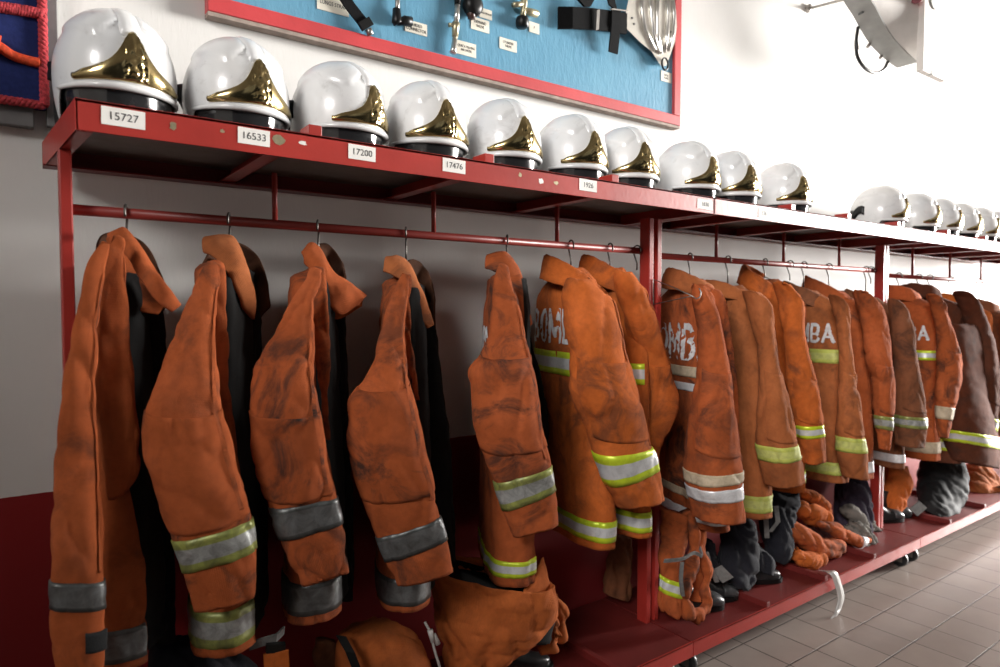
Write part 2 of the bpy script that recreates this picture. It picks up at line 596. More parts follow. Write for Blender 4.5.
def helmet_white():
    m, nt, b = nmat('white_helmet_shell')
    v = coords(nt)
    n1 = noisen(nt, v, 14, 8, 0.72, 0.8)
    sc = ramp(nt, n1, [(0.56, (0, 0, 0)), (0.74, (1, 1, 1))]).outputs[0]
    n2 = noisen(nt, v, 5, 3)
    base = ramp(nt, n2, [(0.35, (0.66, 0.67, 0.68)), (0.65, (0.78, 0.78, 0.77))]).outputs[0]
    mu = N(nt, 'ShaderNodeMath', operation='MULTIPLY'); nt.links.new(sc, mu.inputs[0]); mu.inputs[1].default_value = 0.45
    nt.links.new(mixc(nt, mu.outputs[0], base, (0.30, 0.28, 0.26)), b.inputs['Base Color'])
    b.inputs['Roughness'].default_value = 0.3
    b.inputs['Coat Weight'].default_value = 0.4; b.inputs['Coat Roughness'].default_value = 0.08
    return m


M['helmet'] = helmet_white()


def gold_mat():
    m, nt, b = nmat('gold_plating')
    v = coords(nt)
    n1 = noisen(nt, v, 25, 4)
    nt.links.new(ramp(nt, n1, [(0.3, (0.33, 0.25, 0.11)), (0.7, (0.55, 0.43, 0.21))]).outputs[0], b.inputs['Base Color'])
    b.inputs['Metallic'].default_value = 1.0; b.inputs['Roughness'].default_value = 0.16
    return m


M['gold'] = gold_mat()


def visor_mat():
    m, nt, b = nmat('smoked_visor')
    b.inputs['Base Color'].default_value = (0.03, 0.03, 0.032, 1)
    b.inputs['Roughness'].default_value = 0.08
    b.inputs['Transmission Weight'].default_value = 0.35
    b.inputs['Coat Weight'].default_value = 0.5
    v = coords(nt)
    n1 = noisen(nt, v, 18, 4)
    r = ramp(nt, n1, [(0.4, (0.06, 0.06, 0.06)), (0.7, (0.3, 0.3, 0.3))])
    nt.links.new(r.outputs[0], b.inputs['Roughness'])
    return m


M['visor'] = visor_mat()


def wall_mat():
    m, nt, b = nmat('painted_wall')
    tc = N(nt, 'ShaderNodeTexCoord')
    o = tc.outputs['Object']
    sp = N(nt, 'ShaderNodeSeparateXYZ'); nt.links.new(o, sp.inputs[0])
    n1 = noisen(nt, o, 1.6, 5)
    n2 = noisen(nt, o, 14, 6, 0.7)
    w = ramp(nt, n1, [(0.3, (0.70, 0.685, 0.66)), (0.7, (0.80, 0.785, 0.76))]).outputs[0]
    scf = ramp(nt, n2, [(0.64, (0, 0, 0)), (0.8, (0.35, 0.35, 0.35))]).outputs[0]
    w = mixc(nt, scf, w, (0.5, 0.47, 0.43))
    r = ramp(nt, n1, [(0.3, (0.22, 0.010, 0.012)), (0.7, (0.27, 0.014, 0.015))]).outputs[0]
    ml = N(nt, 'ShaderNodeMath', operation='MULTIPLY_ADD'); nt.links.new(n2, ml.inputs[0]); ml.inputs[1].default_value = 0.006
    nt.links.new(sp.outputs[2], ml.inputs[2])
    lt = N(nt, 'ShaderNodeMath', operation='LESS_THAN'); nt.links.new(ml.outputs[0], lt.inputs[0]); lt.inputs[1].default_value = 0.932
    nt.links.new(mixc(nt, lt.outputs[0], w, r), b.inputs['Base Color'])
    b.inputs['Roughness'].default_value = 0.6
    b.inputs['Specular IOR Level'].default_value = 0.3
    st = N(nt, 'ShaderNodeTexNoise'); st.inputs['Scale'].default_value = 45; st.inputs['Detail'].default_value = 3
    mp = N(nt, 'ShaderNodeMapping'); mp.inputs['Scale'].default_value = (2.2, 1, 0.5)
    nt.links.new(o, mp.inputs[0]); nt.links.new(mp.outputs[0], st.inputs['Vector'])
    bp = N(nt, 'ShaderNodeBump'); bp.inputs['Strength'].default_value = 0.12; bp.inputs['Distance'].default_value = 0.004
    nt.links.new(st.outputs['Fac'], bp.inputs['Height']); nt.links.new(bp.outputs[0], b.inputs['Normal'])
    return m


def floor_mat():
    m, nt, b = nmat('floor_tiles')
    tc = N(nt, 'ShaderNodeTexCoord')
    mp = N(nt, 'ShaderNodeMapping')
    mp.inputs['Location'].default_value = (-2.239 / 0.197, -1.625 / 0.207, 0)
    mp.inputs['Scale'].default_value = (1 / 0.197, 1 / 0.207, 1)
    nt.links.new(tc.outputs['Object'], mp.inputs[0])
    br = N(nt, 'ShaderNodeTexBrick')
    br.offset = 0.0; br.squash = 1.0
    br.inputs['Scale'].default_value = 1.0
    br.inputs['Brick Width'].default_value = 1.0; br.inputs['Row Height'].default_value = 1.0
    br.inputs['Mortar Size'].default_value = 0.017; br.inputs['Mortar Smooth'].default_value = 0.3
    br.inputs['Bias'].default_value = 0.0
    br.inputs['Color1'].default_value = (0.33, 0.27, 0.24, 1); br.inputs['Color2'].default_value = (0.37, 0.305, 0.27, 1)
    br.inputs['Mortar'].default_value = (0.075, 0.062, 0.055, 1)
    nt.links.new(mp.outputs[0], br.inputs['Vector'])
    n1 = noisen(nt, tc.outputs['Object'], 5, 6)
    g = ramp(nt, n1, [(0.3, (0.82, 0.82, 0.82)), (0.65, (1, 1, 1))]).outputs[0]
    nt.links.new(mixc(nt, 0.8, br.outputs['Color'], g, 'MULTIPLY'), b.inputs['Base Color'])
    b.inputs['Roughness'].default_value = 0.42
    bp = N(nt, 'ShaderNodeBump', invert=True); bp.inputs['Strength'].default_value = 0.5; bp.inputs['Distance'].default_value = 0.004
    nt.links.new(br.outputs['Fac'], bp.inputs['Height']); nt.links.new(bp.outputs[0], b.inputs['Normal'])
    return m


def board_blue():
    m, nt, b = nmat('blue_board_paint')
    v = coords(nt, False)
    n1 = noisen(nt, v, 3, 6)
    c = ramp(nt, n1, [(0.3, (0.105, 0.27, 0.40)), (0.7, (0.14, 0.33, 0.46))]).outputs[0]
    n2 = noisen(nt, v, 24, 8, 0.75, 1.0)
    ch = ramp(nt, n2, [(0.71, (0, 0, 0)), (0.74, (1, 1, 1))]).outputs[0]
    mu = N(nt, 'ShaderNodeMath', operation='MULTIPLY'); nt.links.new(ch, mu.inputs[0]); mu.inputs[1].default_value = 0.6
    nt.links.new(mixc(nt, mu.outputs[0], c, (0.5, 0.55, 0.58)), b.inputs['Base Color'])
    b.inputs['Roughness'].default_value = 0.3
    mp = N(nt, 'ShaderNodeMapping'); mp.inputs['Scale'].default_value = (30, 30, 12); nt.links.new(v, mp.inputs[0])
    n3 = noisen(nt, mp.outputs[0], 2.0, 4)
    bp = N(nt, 'ShaderNodeBump'); bp.inputs['Strength'].default_value = 0.5; bp.inputs['Distance'].default_value = 0.004
    nt.links.new(n3, bp.inputs['Height']); nt.links.new(bp.outputs[0], b.inputs['Normal'])
    return m


M['board_blue'] = board_blue()
M['navy_felt'] = plain('navy_blue_board', (0.016, 0.026, 0.115), 0.9, 0, 0.15, 90, 0.2, 0.2)
M['frame_red'] = red_paint('red_board_frame', (0.50, 0.055, 0.06), 0.4, 0.4)
M['wood_raw'] = plain('bare_board_edge', (0.30, 0.235, 0.20), 0.8, 0, 0.25, 30)
M['rope_red'] = plain('red_rope_fibre', (0.42, 0.035, 0.045), 0.85, 0, 0.5, 140, 0.4)
M['rope_orange'] = plain('orange_red_cord', (0.62, 0.06, 0.012), 0.8, 0, 0.3, 120, 0.3)
M['plate_cream'] = plain('cream_name_plate', (0.72, 0.68, 0.58), 0.5, 0, 0.05)
M['alu'] = plain('cream_painted_metal', (0.72, 0.69, 0.62), 0.3, 0.55, 0.08)
M['fix_grey'] = plain('grey_sheet_metal', (0.36, 0.36, 0.345), 0.5, 0.2, 0.08)
M['fix_white'] = plain('white_casing', (0.78, 0.74, 0.70), 0.5, 0, 0.04)
M['maroon'] = plain('maroon_mark', (0.20, 0.03, 0.04), 0.5)
M['grey_board'] = plain('grey_wood_rail', (0.17, 0.165, 0.165), 0.6, 0, 0.3, 8)

WALL = 2.075
# ------------------------------------------------------------------ setting
mb = MB(); mb.box((-5, WALL, 0), (14, WALL + 0.2, 4.6))
tag(mb.build('wall_back', wall_mat()), 'white plastered wall with a dark red painted lower band', None, None, 'structure')
mb = MB(); mb.box((-5, -6.0, -0.1), (14, WALL + 0.2, 0.0))
tag(mb.build('floor', floor_mat()), 'brown square floor tiles with dark grout', None, None, 'structure')
mb = MB(); mb.box((-5, -6.0, 4.6), (14, WALL + 0.2, 4.75))
tag(mb.build('ceiling', plain('ceiling_paint', (0.3, 0.29, 0.28), 0.8)), 'pale ceiling', None, None, 'structure')
mb = MB(); mb.box((-5.2, -6.0, 0), (-5, WALL + 0.2, 4.6))
tag(mb.build('wall_left', plain('side_wall_paint', (0.16, 0.15, 0.14), 0.8)), 'side wall', None, None, 'structure')

mb = MB(); mb.box((6.2, -3.5, 0), (6.45, 0.35, 2.1))  # added unseen wall, keeps low daylight off the near jackets
tag(mb.build('added_shade_wall', plain('shade_wall_paint', (0.12, 0.03, 0.025), 0.8)), 'added wall out of view, shading the lower part of the near rack', None, None, 'structure')

# ------------------------------------------------------------------ racks
YF, YB = 1.55, 2.02
ZT, ZU = 1.816, 1.754


def digits_mesh(text, size):
    cu = bpy.data.curves.new('lettering', 'FONT')
    cu.body = text; cu.size = size; cu.align_x = 'CENTER'; cu.align_y = 'CENTER'; cu.extrude = 0.0003
    o = bpy.data.objects.new('lettering', cu)
    dg = bpy.context.evaluated_depsgraph_get()
    me = bpy.data.meshes.new_from_object(o)
    V = np.array([v.co[:] for v in me.vertices]) if len(me.vertices) else np.zeros((0, 3))
    Fc = [list(p.vertices) for p in me.polygons]
    bpy.data.objects.remove(o); bpy.data.curves.remove(cu); bpy.data.meshes.remove(me)
    return V, Fc


def wall_text(text, size, center, parent, mat, name='lettering', tilt=0.0, xs=1.0):
    """text lying in a plane y = const, read from the room"""
    V, Fc = digits_mesh(text, size)
    if len(V) == 0:
        return None
    c, s = math.cos(tilt), math.sin(tilt)
    W = np.stack([center[0] + (V[:, 0] * c - V[:, 1] * s) * xs, center[1] - V[:, 2], center[2] + V[:, 0] * s + V[:, 1] * c], 1)
    return link(name, W, Fc, mat, parent, False)


def plate(name, mat, parent, c, w, h, th=0.0015, tilt=0.0):
    cs, sn = math.cos(tilt), math.sin(tilt)
    vs = []
    for dy in (0, -th):
        for (a, b_) in ((-w / 2, -h / 2), (w / 2, -h / 2), (w / 2, h / 2), (-w / 2, h / 2)):
            vs.append((c[0] + a * cs - b_ * sn, c[1] + dy, c[2] + a * sn + b_ * cs))
    fs = [(0, 1, 2, 3), (7, 6, 5, 4), (0, 4, 5, 1), (1, 5, 6, 2), (2, 6, 7, 3), (3, 7, 4, 0)]
    return link(name, vs, fs, mat, parent, False)


def caster(root, x, y, zt):
    m = MB()
    m.box((x - 0.025, y - 0.025, zt - 0.006), (x + 0.025, y + 0.025, zt))
    m.box((x - 0.022, y - 0.02, 0.03), (x - 0.018, y + 0.02, zt)); m.box((x + 0.018, y - 0.02, 0.03), (x + 0.022, y + 0.02, zt))
    c = m.build('caster', M['steel'], root)
    w = MB(); w.lathe([(0.012, -0.016), (0.036, -0.016), (0.041, -0.008), (0.041, 0.008), (0.036, 0.016), (0.012, 0.016)], (x, y, 0.0415), (1, 0, 0), 24)
    w.build('caster_wheel', M['rubber'], c, True, sharp=40)


def rack(name, label, x0, x1, lx0, lx1, posts, zr, rods, braces, tabs, ltabs, zl=0.165, skew=0.0, dz=0.0):
    zt, zu = ZT + dz, ZU + dz
    root = thing(name, label, 'rack', ((x0 + x1) / 2, 1.785, 0))
    m = MB()
    xa, xb_ = x0 + 0.004, x1 - 0.004
    vs = [(xa + skew, YF + 0.004, 0), (xb_, YF + 0.004, 0), (xb_, YB - 0.004, 0), (xa, YB - 0.004, 0)]
    m.add([(p[0], p[1], zt - 0.016) for p in vs] + [(p[0], p[1], zt - 0.012) for p in vs], [(3, 2, 1, 0), (4, 5, 6, 7), (0, 1, 5, 4), (1, 2, 6, 5), (2, 3, 7, 6), (3, 0, 4, 7)])
    m.build('shelf_sheet', M['sheet_grey'], root)
    m = MB(); m.box((x0 + skew, YF, zu), (x1, YF + 0.004, zt), 0.0012); m.box((x0 + skew, YF, zt - 0.006), (x1, YF + 0.035, zt - 0.001))
    m.build('shelf_front_strip', M['red'], root)
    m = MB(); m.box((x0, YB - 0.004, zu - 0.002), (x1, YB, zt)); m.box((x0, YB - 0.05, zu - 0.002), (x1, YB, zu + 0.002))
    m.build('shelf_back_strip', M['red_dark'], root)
    for xe, sgn in ((x0, 1), (x1, -1)):
        sk = skew if sgn > 0 else 0.0
        m = MB()
        for (w_, za, zb, y0_) in ((0.004, zu, zt, YF), (0.03, zu, zu + 0.004, YF + 0.01)):
            vs = [(xe + sk, y0_), (xe + sk + sgn * w_, y0_), (xe + sgn * w_, YB), (xe, YB)]
            m.add([(p[0], p[1], za) for p in vs] + [(p[0], p[1], zb) for p in vs], [(3, 2, 1, 0), (4, 5, 6, 7), (0, 1, 5, 4), (1, 2, 6, 5), (2, 3, 7, 6), (3, 0, 4, 7)])
        m.build('shelf_end_strip', M['red'], root)
    for xb in braces:
        m = MB(); m.box((xb - 0.02, YF + 0.005, zu + 0.006), (xb + 0.02, YB - 0.005, zu + 0.010)); m.box((xb + 0.016, YF + 0.005, zu + 0.006), (xb + 0.02, YB - 0.005, zt - 0.016))
        m.build('shelf_brace', M['red'], root)
    for xt in tabs:
        m = MB(); m.box((xt - 0.016, YF + 0.002, zt - 0.001), (xt + 0.016, YF + 0.065, zt + 0.024), 0.002)
        m.build('helmet_divider', M['red'], root)
    for (xp, w, d) in posts:
        m = MB(); m.box((xp, 1.755, zl - 0.02), (xp + w, 1.755 + d, zu), 0.003)
        m.build('post', M['red'], root)
    m = MB(); m.tube([(posts[0][0] + 0.01, 1.80, zr), (posts[-1][0] + 0.012, 1.80, zr)], 0.0125, 14)
    rl = m.build('hanging_rail', M['rail'], root, True)
    for xr in rods:
        m = MB(); m.tube([(xr, 1.80, zr + 0.008), (xr, 1.80, zu + 0.01)], 0.0075, 10)
        m.build('drop_rod', M['rail'], root, True)
    # bottom shelf
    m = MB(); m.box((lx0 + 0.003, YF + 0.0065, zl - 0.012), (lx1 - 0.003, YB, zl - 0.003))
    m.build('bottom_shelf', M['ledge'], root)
    m = MB(); m.box((lx0, YF, zl - 0.056), (lx1, YF + 0.005, zl + 0.001), 0.0012); m.box((lx0, YF, zl - 0.004), (lx1, YF + 0.006, zl + 0.0005))
    m.build('bottom_front_strip', M['red'], root)
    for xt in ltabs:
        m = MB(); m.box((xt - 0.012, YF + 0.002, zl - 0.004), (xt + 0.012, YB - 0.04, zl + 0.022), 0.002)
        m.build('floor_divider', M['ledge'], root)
    for xe in (lx0 + 0.06, lx1 - 0.06):
        caster(root, xe, YF + 0.075, zl - 0.012); caster(root, xe, YB - 0.06, zl - 0.012)
    return root


R1 = rack('storage_rack', 'red steel gear rack nearest the rope board, first of the joined racks', 0.06, 2.10, 0.06, 2.008,
          [(0.081, 0.025, 0.05), (1.983, 0.025, 0.05)], 1.629, [0.563, 1.05, 1.552], [0.49, 1.0, 1.52], [0.584, 1.088, 1.588], [0.60, 1.10, 1.62], skew=0.041)
R2 = rack('storage_rack', 'middle one of the joined red racks, a grey strap hanging off its bottom shelf', 2.106, 3.926, 2.012, 3.926,
          [(2.030, 0.025, 0.05), (3.897, 0.025, 0.05)], 1.615, [2.46, 2.98, 3.50], [2.40, 2.90, 3.42], [2.638, 3.103, 3.6], [2.5, 2.96, 3.42])
R3 = rack('storage_rack', 'red steel gear rack at the far end of the joined racks', 3.930, 6.3, 3.930, 6.3,
          [(3.932, 0.025, 0.05), (6.2, 0.028, 0.05)], 1.592, [4.36, 4.90, 5.42, 5.9], [4.30, 4.85, 5.36, 5.8], [4.2, 4.75, 5.3, 5.8], [4.33, 4.85, 5.4])


def number_label(root, u, v, text, w=0.078, h=0.036, tilt=-0.012, faded=False):
    p = at(u, v, YF)
    c = (p[0], YF - 0.0003, p[2])
    o = plate('number_label', M['paper'], root, c, w, h, 0.001, tilt)
    wall_text(text, 0.022, (c[0], c[1] - 0.0012, c[2]), o, M['ink'], 'printed_number', tilt)


number_label(R1, 123.5, 118, '15727')
number_label(R1, 254, 137, '16533', 0.07)
number_label(R1, 362, 153, '17200', 0.072)
number_label(R1, 454, 166, '17476', 0.072)
number_label(R1, 588, 185.5, '1926', 0.075)
number_label(R1, 705, 204.5, '1830', 0.09)
number_label(R2, 764, 213.5, '136', 0.08)
# chipped paint and torn sticker remains on the front strip
for (u, v, w, h, mt) in ((173, 126, 0.016, 0.022, 'brass'), (278, 139.5, 0.034, 0.030, 'brass'), (303, 143, 0.022, 0.012, 'paper'), (541, 181, 0.024, 0.020, 'paper'), (556, 183, 0.02, 0.014, 'brass'), (222, 131, 0.012, 0.010, 'brass'), (520, 175, 0.012, 0.016, 'brass')):
    p = at(u, v, YF)
    m = MB(); r = random.Random(u)
    pts = [(p[0] + math.cos(a) * w * 0.5 * r.uniform(0.6, 1.1), YF - 0.0006, p[2] + math.sin(a) * h * 0.5 * r.uniform(0.6, 1.1)) for a in np.linspace(0, 2 * PI, 11)[:-1]]
    m.add(pts + [(q[0], YF + 0.0005, q[2]) for q in pts], [tuple(range(10)), tuple(range(19, 9, -1))] + [(i, (i + 1) % 10, 10 + (i + 1) % 10, 10 + i) for i in range(10)])
    m.build('sticker_remnant', M[mt], R1)

# ------------------------------------------------------------------ letters as strokes
GL = {}


def arc(cx, cz, rx, rz, a0, a1, n=14):
    return [(cx + rx * math.cos(math.radians(a)), cz + rz * math.sin(math.radians(a))) for a in np.linspace(a0, a1, n)]


GL['B'] = (0.62, [[(0, 0), (0, 1)], [(0, 1), (0.28, 1)] + arc(0.28, 0.76, 0.24, 0.24, 90, -90) + [(0, 0.52)], [(0, 0.52), (0.3, 0.52)] + arc(0.3, 0.26, 0.28, 0.26, 90, -90) + [(0, 0)]])
GL['O'] = (0.72, [arc(0.34, 0.5, 0.34, 0.5, 0, 360, 30)])
GL['M'] = (0.82, [[(0, 0), (0, 1), (0.38, 0.2), (0.76, 1), (0.76, 0)]])
GL['A'] = (0.72, [[(0, 0), (0.34, 1), (0.68, 0)], [(0.12, 0.32), (0.56, 0.32)]])


def word_segments(word, h):
    x = 0.0
    segs = []
    for ch in word:
        w, st = GL[ch]
        for poly in st:
            for (a, b_) in zip(poly[:-1], poly[1:]):
                segs.append((x + a[0] * h, a[1] * h, x + b_[0] * h, b_[1] * h))
        x += (w + 0.26) * h
    S = np.array(segs)
    S[:, [0, 2]] -= (x - 0.26 * h) / 2
    S[:, [0, 2]] *= 0.8
    S[:, [1, 3]] -= h / 2
    return S, x


def seg_dist(px, pz, S):
    d = np.full(px.shape, 9.0)
    for (x0, z0, x1, z1) in S:
        dx, dz = x1 - x0, z1 - z0
        L2 = dx * dx + dz * dz + 1e-12
        t = np.clip(((px - x0) * dx + (pz - z0) * dz) / L2, 0, 1)
        d = np.minimum(d, np.hypot(px - x0 - t * dx, pz - z0 - t * dz))
    return d


def back_print(body, word, parent, zc, h, peel=0.0, cell=0.003, sc=0.0, seed=0):
    """letters lying on the back of a jacket; x runs towards the room-side shoulder"""
    S, wd = word_segments(word, h)
    xs = np.arange(-wd / 2 - 0.02, wd / 2 + 0.02, cell); zs = np.arange(-h / 2 - 0.02, h / 2 + 0.02, cell)
    X, Z = np.meshgrid(xs, zs, indexing='ij')
    inside = seg_dist(X + cell / 2, Z + cell / 2, S) < h * 0.085
    if peel > 0:
        for i in range(len(xs)):
            for j in range(len(zs)):
                if inside[i, j] and noise.noise(Vector((xs[i] * 45 + seed, zs[j] * 45, seed))) > 0.55 - peel:
                    inside[i, j] = False
    zz = zc + Z
    T = np.interp(-zz, -body.key, body.tt)
    R = body.rows(T)
    bl = np.linalg.norm(R[..., 6:9], axis=-1)
    y = np.clip(-(X + sc) / bl, -0.995, 0.995)
    sn = np.sign(y) * np.abs(y) ** (body.n / 2)
    TH = np.pi - np.arcsin(np.clip(sn, -1, 1))
    G = body.surf(T, TH, 0.0035)
    ids = {}
    V, Fc = [], []

    def vid(i, j):
        if (i, j) not in ids:
            ids[(i, j)] = len(V); V.append(G[i, j])
        return ids[(i, j)]
    for i in range(len(xs) - 1):
        for j in range(len(zs) - 1):
            if inside[i, j]:
                Fc.append((vid(i, j), vid(i + 1, j), vid(i + 1, j + 1), vid(i, j + 1)))
    if Fc:
        link('back_lettering', V, Fc, M['white_print'], parent, True)


# ------------------------------------------------------------------ jackets
def sleeve_loft(rows, phi, k, Y0=1.53, Y1=1.49, seed=0.0, elbow=0.5, fold=0.006, crease=0.004, n=2.35):
    ea = np.array([math.cos(phi), -math.sin(phi), 0]); eb = np.array([math.sin(phi), math.cos(phi), 0])
    Cs, As, Bs, key = [], [], [], []
    r0 = rows[0]
    w0 = r0[2] - r0[1]
    rows = [(r0[0] - min(0.22 * w0, 6), r0[1] + 0.12 * w0, r0[1] + 0.66 * w0)] + list(rows)
    m = len(rows)
    v0, v1 = rows[0][0], rows[-1][0]
    for r in rows:
        v, uL, uR = r[:3]; tilt = r[3] if len(r) > 3 else 0.0
        kk = r[4] if len(r) > 4 else k
        f = (v - v0) / (v1 - v0)
        Y = Y0 + (Y1 - Y0) * min(f * 2.0, 1)
        pL, pR = at(uL, v + tilt / 2, Y), at(uR, v - tilt / 2, Y)
        c = (pL + pR) / 2
        d = c[:2] / np.linalg.norm(c[:2]); mm = np.array([d[1], -d[0], 0])
        h = abs(np.dot(pR - pL, mm)) / 2
        a = h / math.sqrt(np.dot(ea, mm) ** 2 + (kk * np.dot(eb, mm)) ** 2)
        sp = math.sin(phi) * a
        zL = at(uL, v + tilt / 2, Y + sp)[2]; zR = at(uR, v - tilt / 2, Y - sp)[2]
        A = ea * a + np.array([0, 0, (zR - zL) / 2])
        c = np.array([c[0], c[1], (zL + zR) / 2])
        Cs.append(c); As.append(A); Bs.append(eb * a * kk); key.append(v)
    return Loft(Cs, As, Bs, n, fold * 1.15, crease * 1.3, seed, [(elbow, 0.13, 0.006)], key)


def body_loft(hook, phi, zs, zh, seed, hf=1.0, hs=1.0, lean=0.0, neck=1.0):
    ea = np.array([math.cos(phi), -math.sin(phi), 0]); eb = np.array([math.sin(phi), math.cos(phi), 0])
    c0 = np.array([hook[0], 1.80, 0.0])
    prof = [(zs + 0.040 + 0.045 * neck, 0.070 * neck, 0.050 * neck), (zs + 0.035 + 0.025 * neck, 0.105, 0.058 * neck), (zs + 0.030, 0.165, 0.064), (zs + 0.004, 0.215, 0.066), (zs - 0.035, 0.235, 0.070),
            (zs - 0.12, 0.238, 0.076), (zs - 0.30, 0.238, 0.080), (zs - 0.50, 0.243, 0.084), ((zs + zh) / 2 - 0.2, 0.248, 0.088), (zh, 0.255, 0.092)]
    Cs, As, Bs, key = [], [], [], []
    for (z, s, f) in prof:
        Cs.append(c0 + np.array([0, 0, z]) + ea * lean * (zs - z)); As.append(ea * f * hf); Bs.append(eb * s * hs); key.append(z)
    return Loft(Cs, As, Bs, 2.6, 0.010, 0.005, seed, [], key, 3.0)


def ring_collar(root, hook, phi, zs, mat, sz=1.0, tip=0.0, lean=(0, 0), seed=0.0, height=0.075, open_=50, name='collar', roll=0.0):
    """stand collar turned over at the top, open at the front"""
    ea = np.array([math.cos(phi), -math.sin(phi), 0]); eb = np.array([math.sin(phi), math.cos(phi), 0])
    prof = [(-0.010, -0.01), (-0.010, 0.35), (-0.004, 0.75), (0.004, 0.97), (0.013, 1.02), (0.022, 0.93), (0.030, 0.6), (0.038, 0.15), (0.042, -0.12), (0.036, -0.16), (0.030, -0.05), (0.022, 0.5), (0.012, 0.9)]
    nth = 60
    ths = np.radians(np.linspace(open_, 360 - open_, nth))
    V = []
    c = np.array([hook[0], 1.80, zs + 0.055])
    for i, th in enumerate(ths):
        front = (1 + math.cos(th)) / 2      # 1 towards the front
        for (r, z) in prof:
            rr = np.array([0.062, 0.078]) * sz + r
            p = c + ea * rr[0] * math.cos(th) * 1.05 + eb * rr[1] * math.sin(th)
            zz = z * height * (1 - 0.25 * front) - 0.05 * front - tip * front * (1 if z < 0.5 else 0.3)
            p = p + np.array([0, 0, zz]) + ea * (lean[0] * z * height) + eb * (lean[1] * z * height)
            p = p + np.array([0, 0, roll * math.sin(th) * 0.05])
            d = 0.006 * noise.noise(Vector((p[0] * 16 + seed, p[1] * 16, p[2] * 16))) + 0.003 * noise.noise(Vector((p[0] * 40 + seed, p[1] * 40, p[2] * 40)))
            dirv = (ea * math.cos(th) + eb * math.sin(th))
            V.append(p + dirv * d + np.array([0, 0, d]))
    k = len(prof)
    Fc, uv = [], []
    for i in range(nth - 1):
        for j in range(k):
            Fc.append((i * k + j, i * k + (j + 1) % k, (i + 1) * k + (j + 1) % k, (i + 1) * k + j))
    Fc.append(tuple(range(k))[::-1]); Fc.append(tuple((nth - 1) * k + j for j in range(k)))
    for i in range(nth):
        for j in range(k):
            uv.append((j / k * 0.15, i / nth * 0.4))
    return link(name, V, Fc, mat, root, True, uv)


def px(pts):
    return [at(u, v, Y) for (u, v, Y) in pts]


def wire_hanger(hook, phi, zr, zs, label, shoulders=True):
    """hook over the rail, neck and the triangle the jacket hangs on"""
    x = hook[0]
    root_loc = (x, 1.80, zr)
    ea = np.array([math.cos(phi), -math.sin(phi), 0]); eb = np.array([math.sin(phi), math.cos(phi), 0])
    m = MB()
    pts = []
    R = 0.0195
    for a in np.linspace(-30, 215, 18):
        q = math.radians(a)
        pts.append(np.array([x, 1.80, zr + 0.0005]) + eb * R * math.cos(q) * -1 + np.array([0, 0, R * math.sin(q)]))
    e = pts[-1]
    pts += [np.array([x, 1.80, zr - 0.034]) + eb * 0.006, np.array([x, 1.80, zr - 0.05]), np.array([x, 1.80, zs + 0.095])]
    m.tube(pts, 0.0030, 8)
    o = m.build('coat_hanger', M['wire'], None, True, loc=root_loc)
    tag(o, label, 'hanger', 'wire hangers on the rack rails')
    if shoulders:
        m = MB()
        top = np.array([x, 1.80, zs + 0.095])
        L = top - eb * 0.14 + np.array([0, 0, -0.055]); Rr = top + eb * 0.14 + np.array([0, 0, -0.055])
        m.tube([top, (top + L) / 2 + np.array([0, 0, 0.006]), L, Rr, (top + Rr) / 2 + np.array([0, 0, 0.006]), top], 0.0022, 6)
        m.build('shoulder_wire', M['steel'], o, True)
    return o


NJ = 0


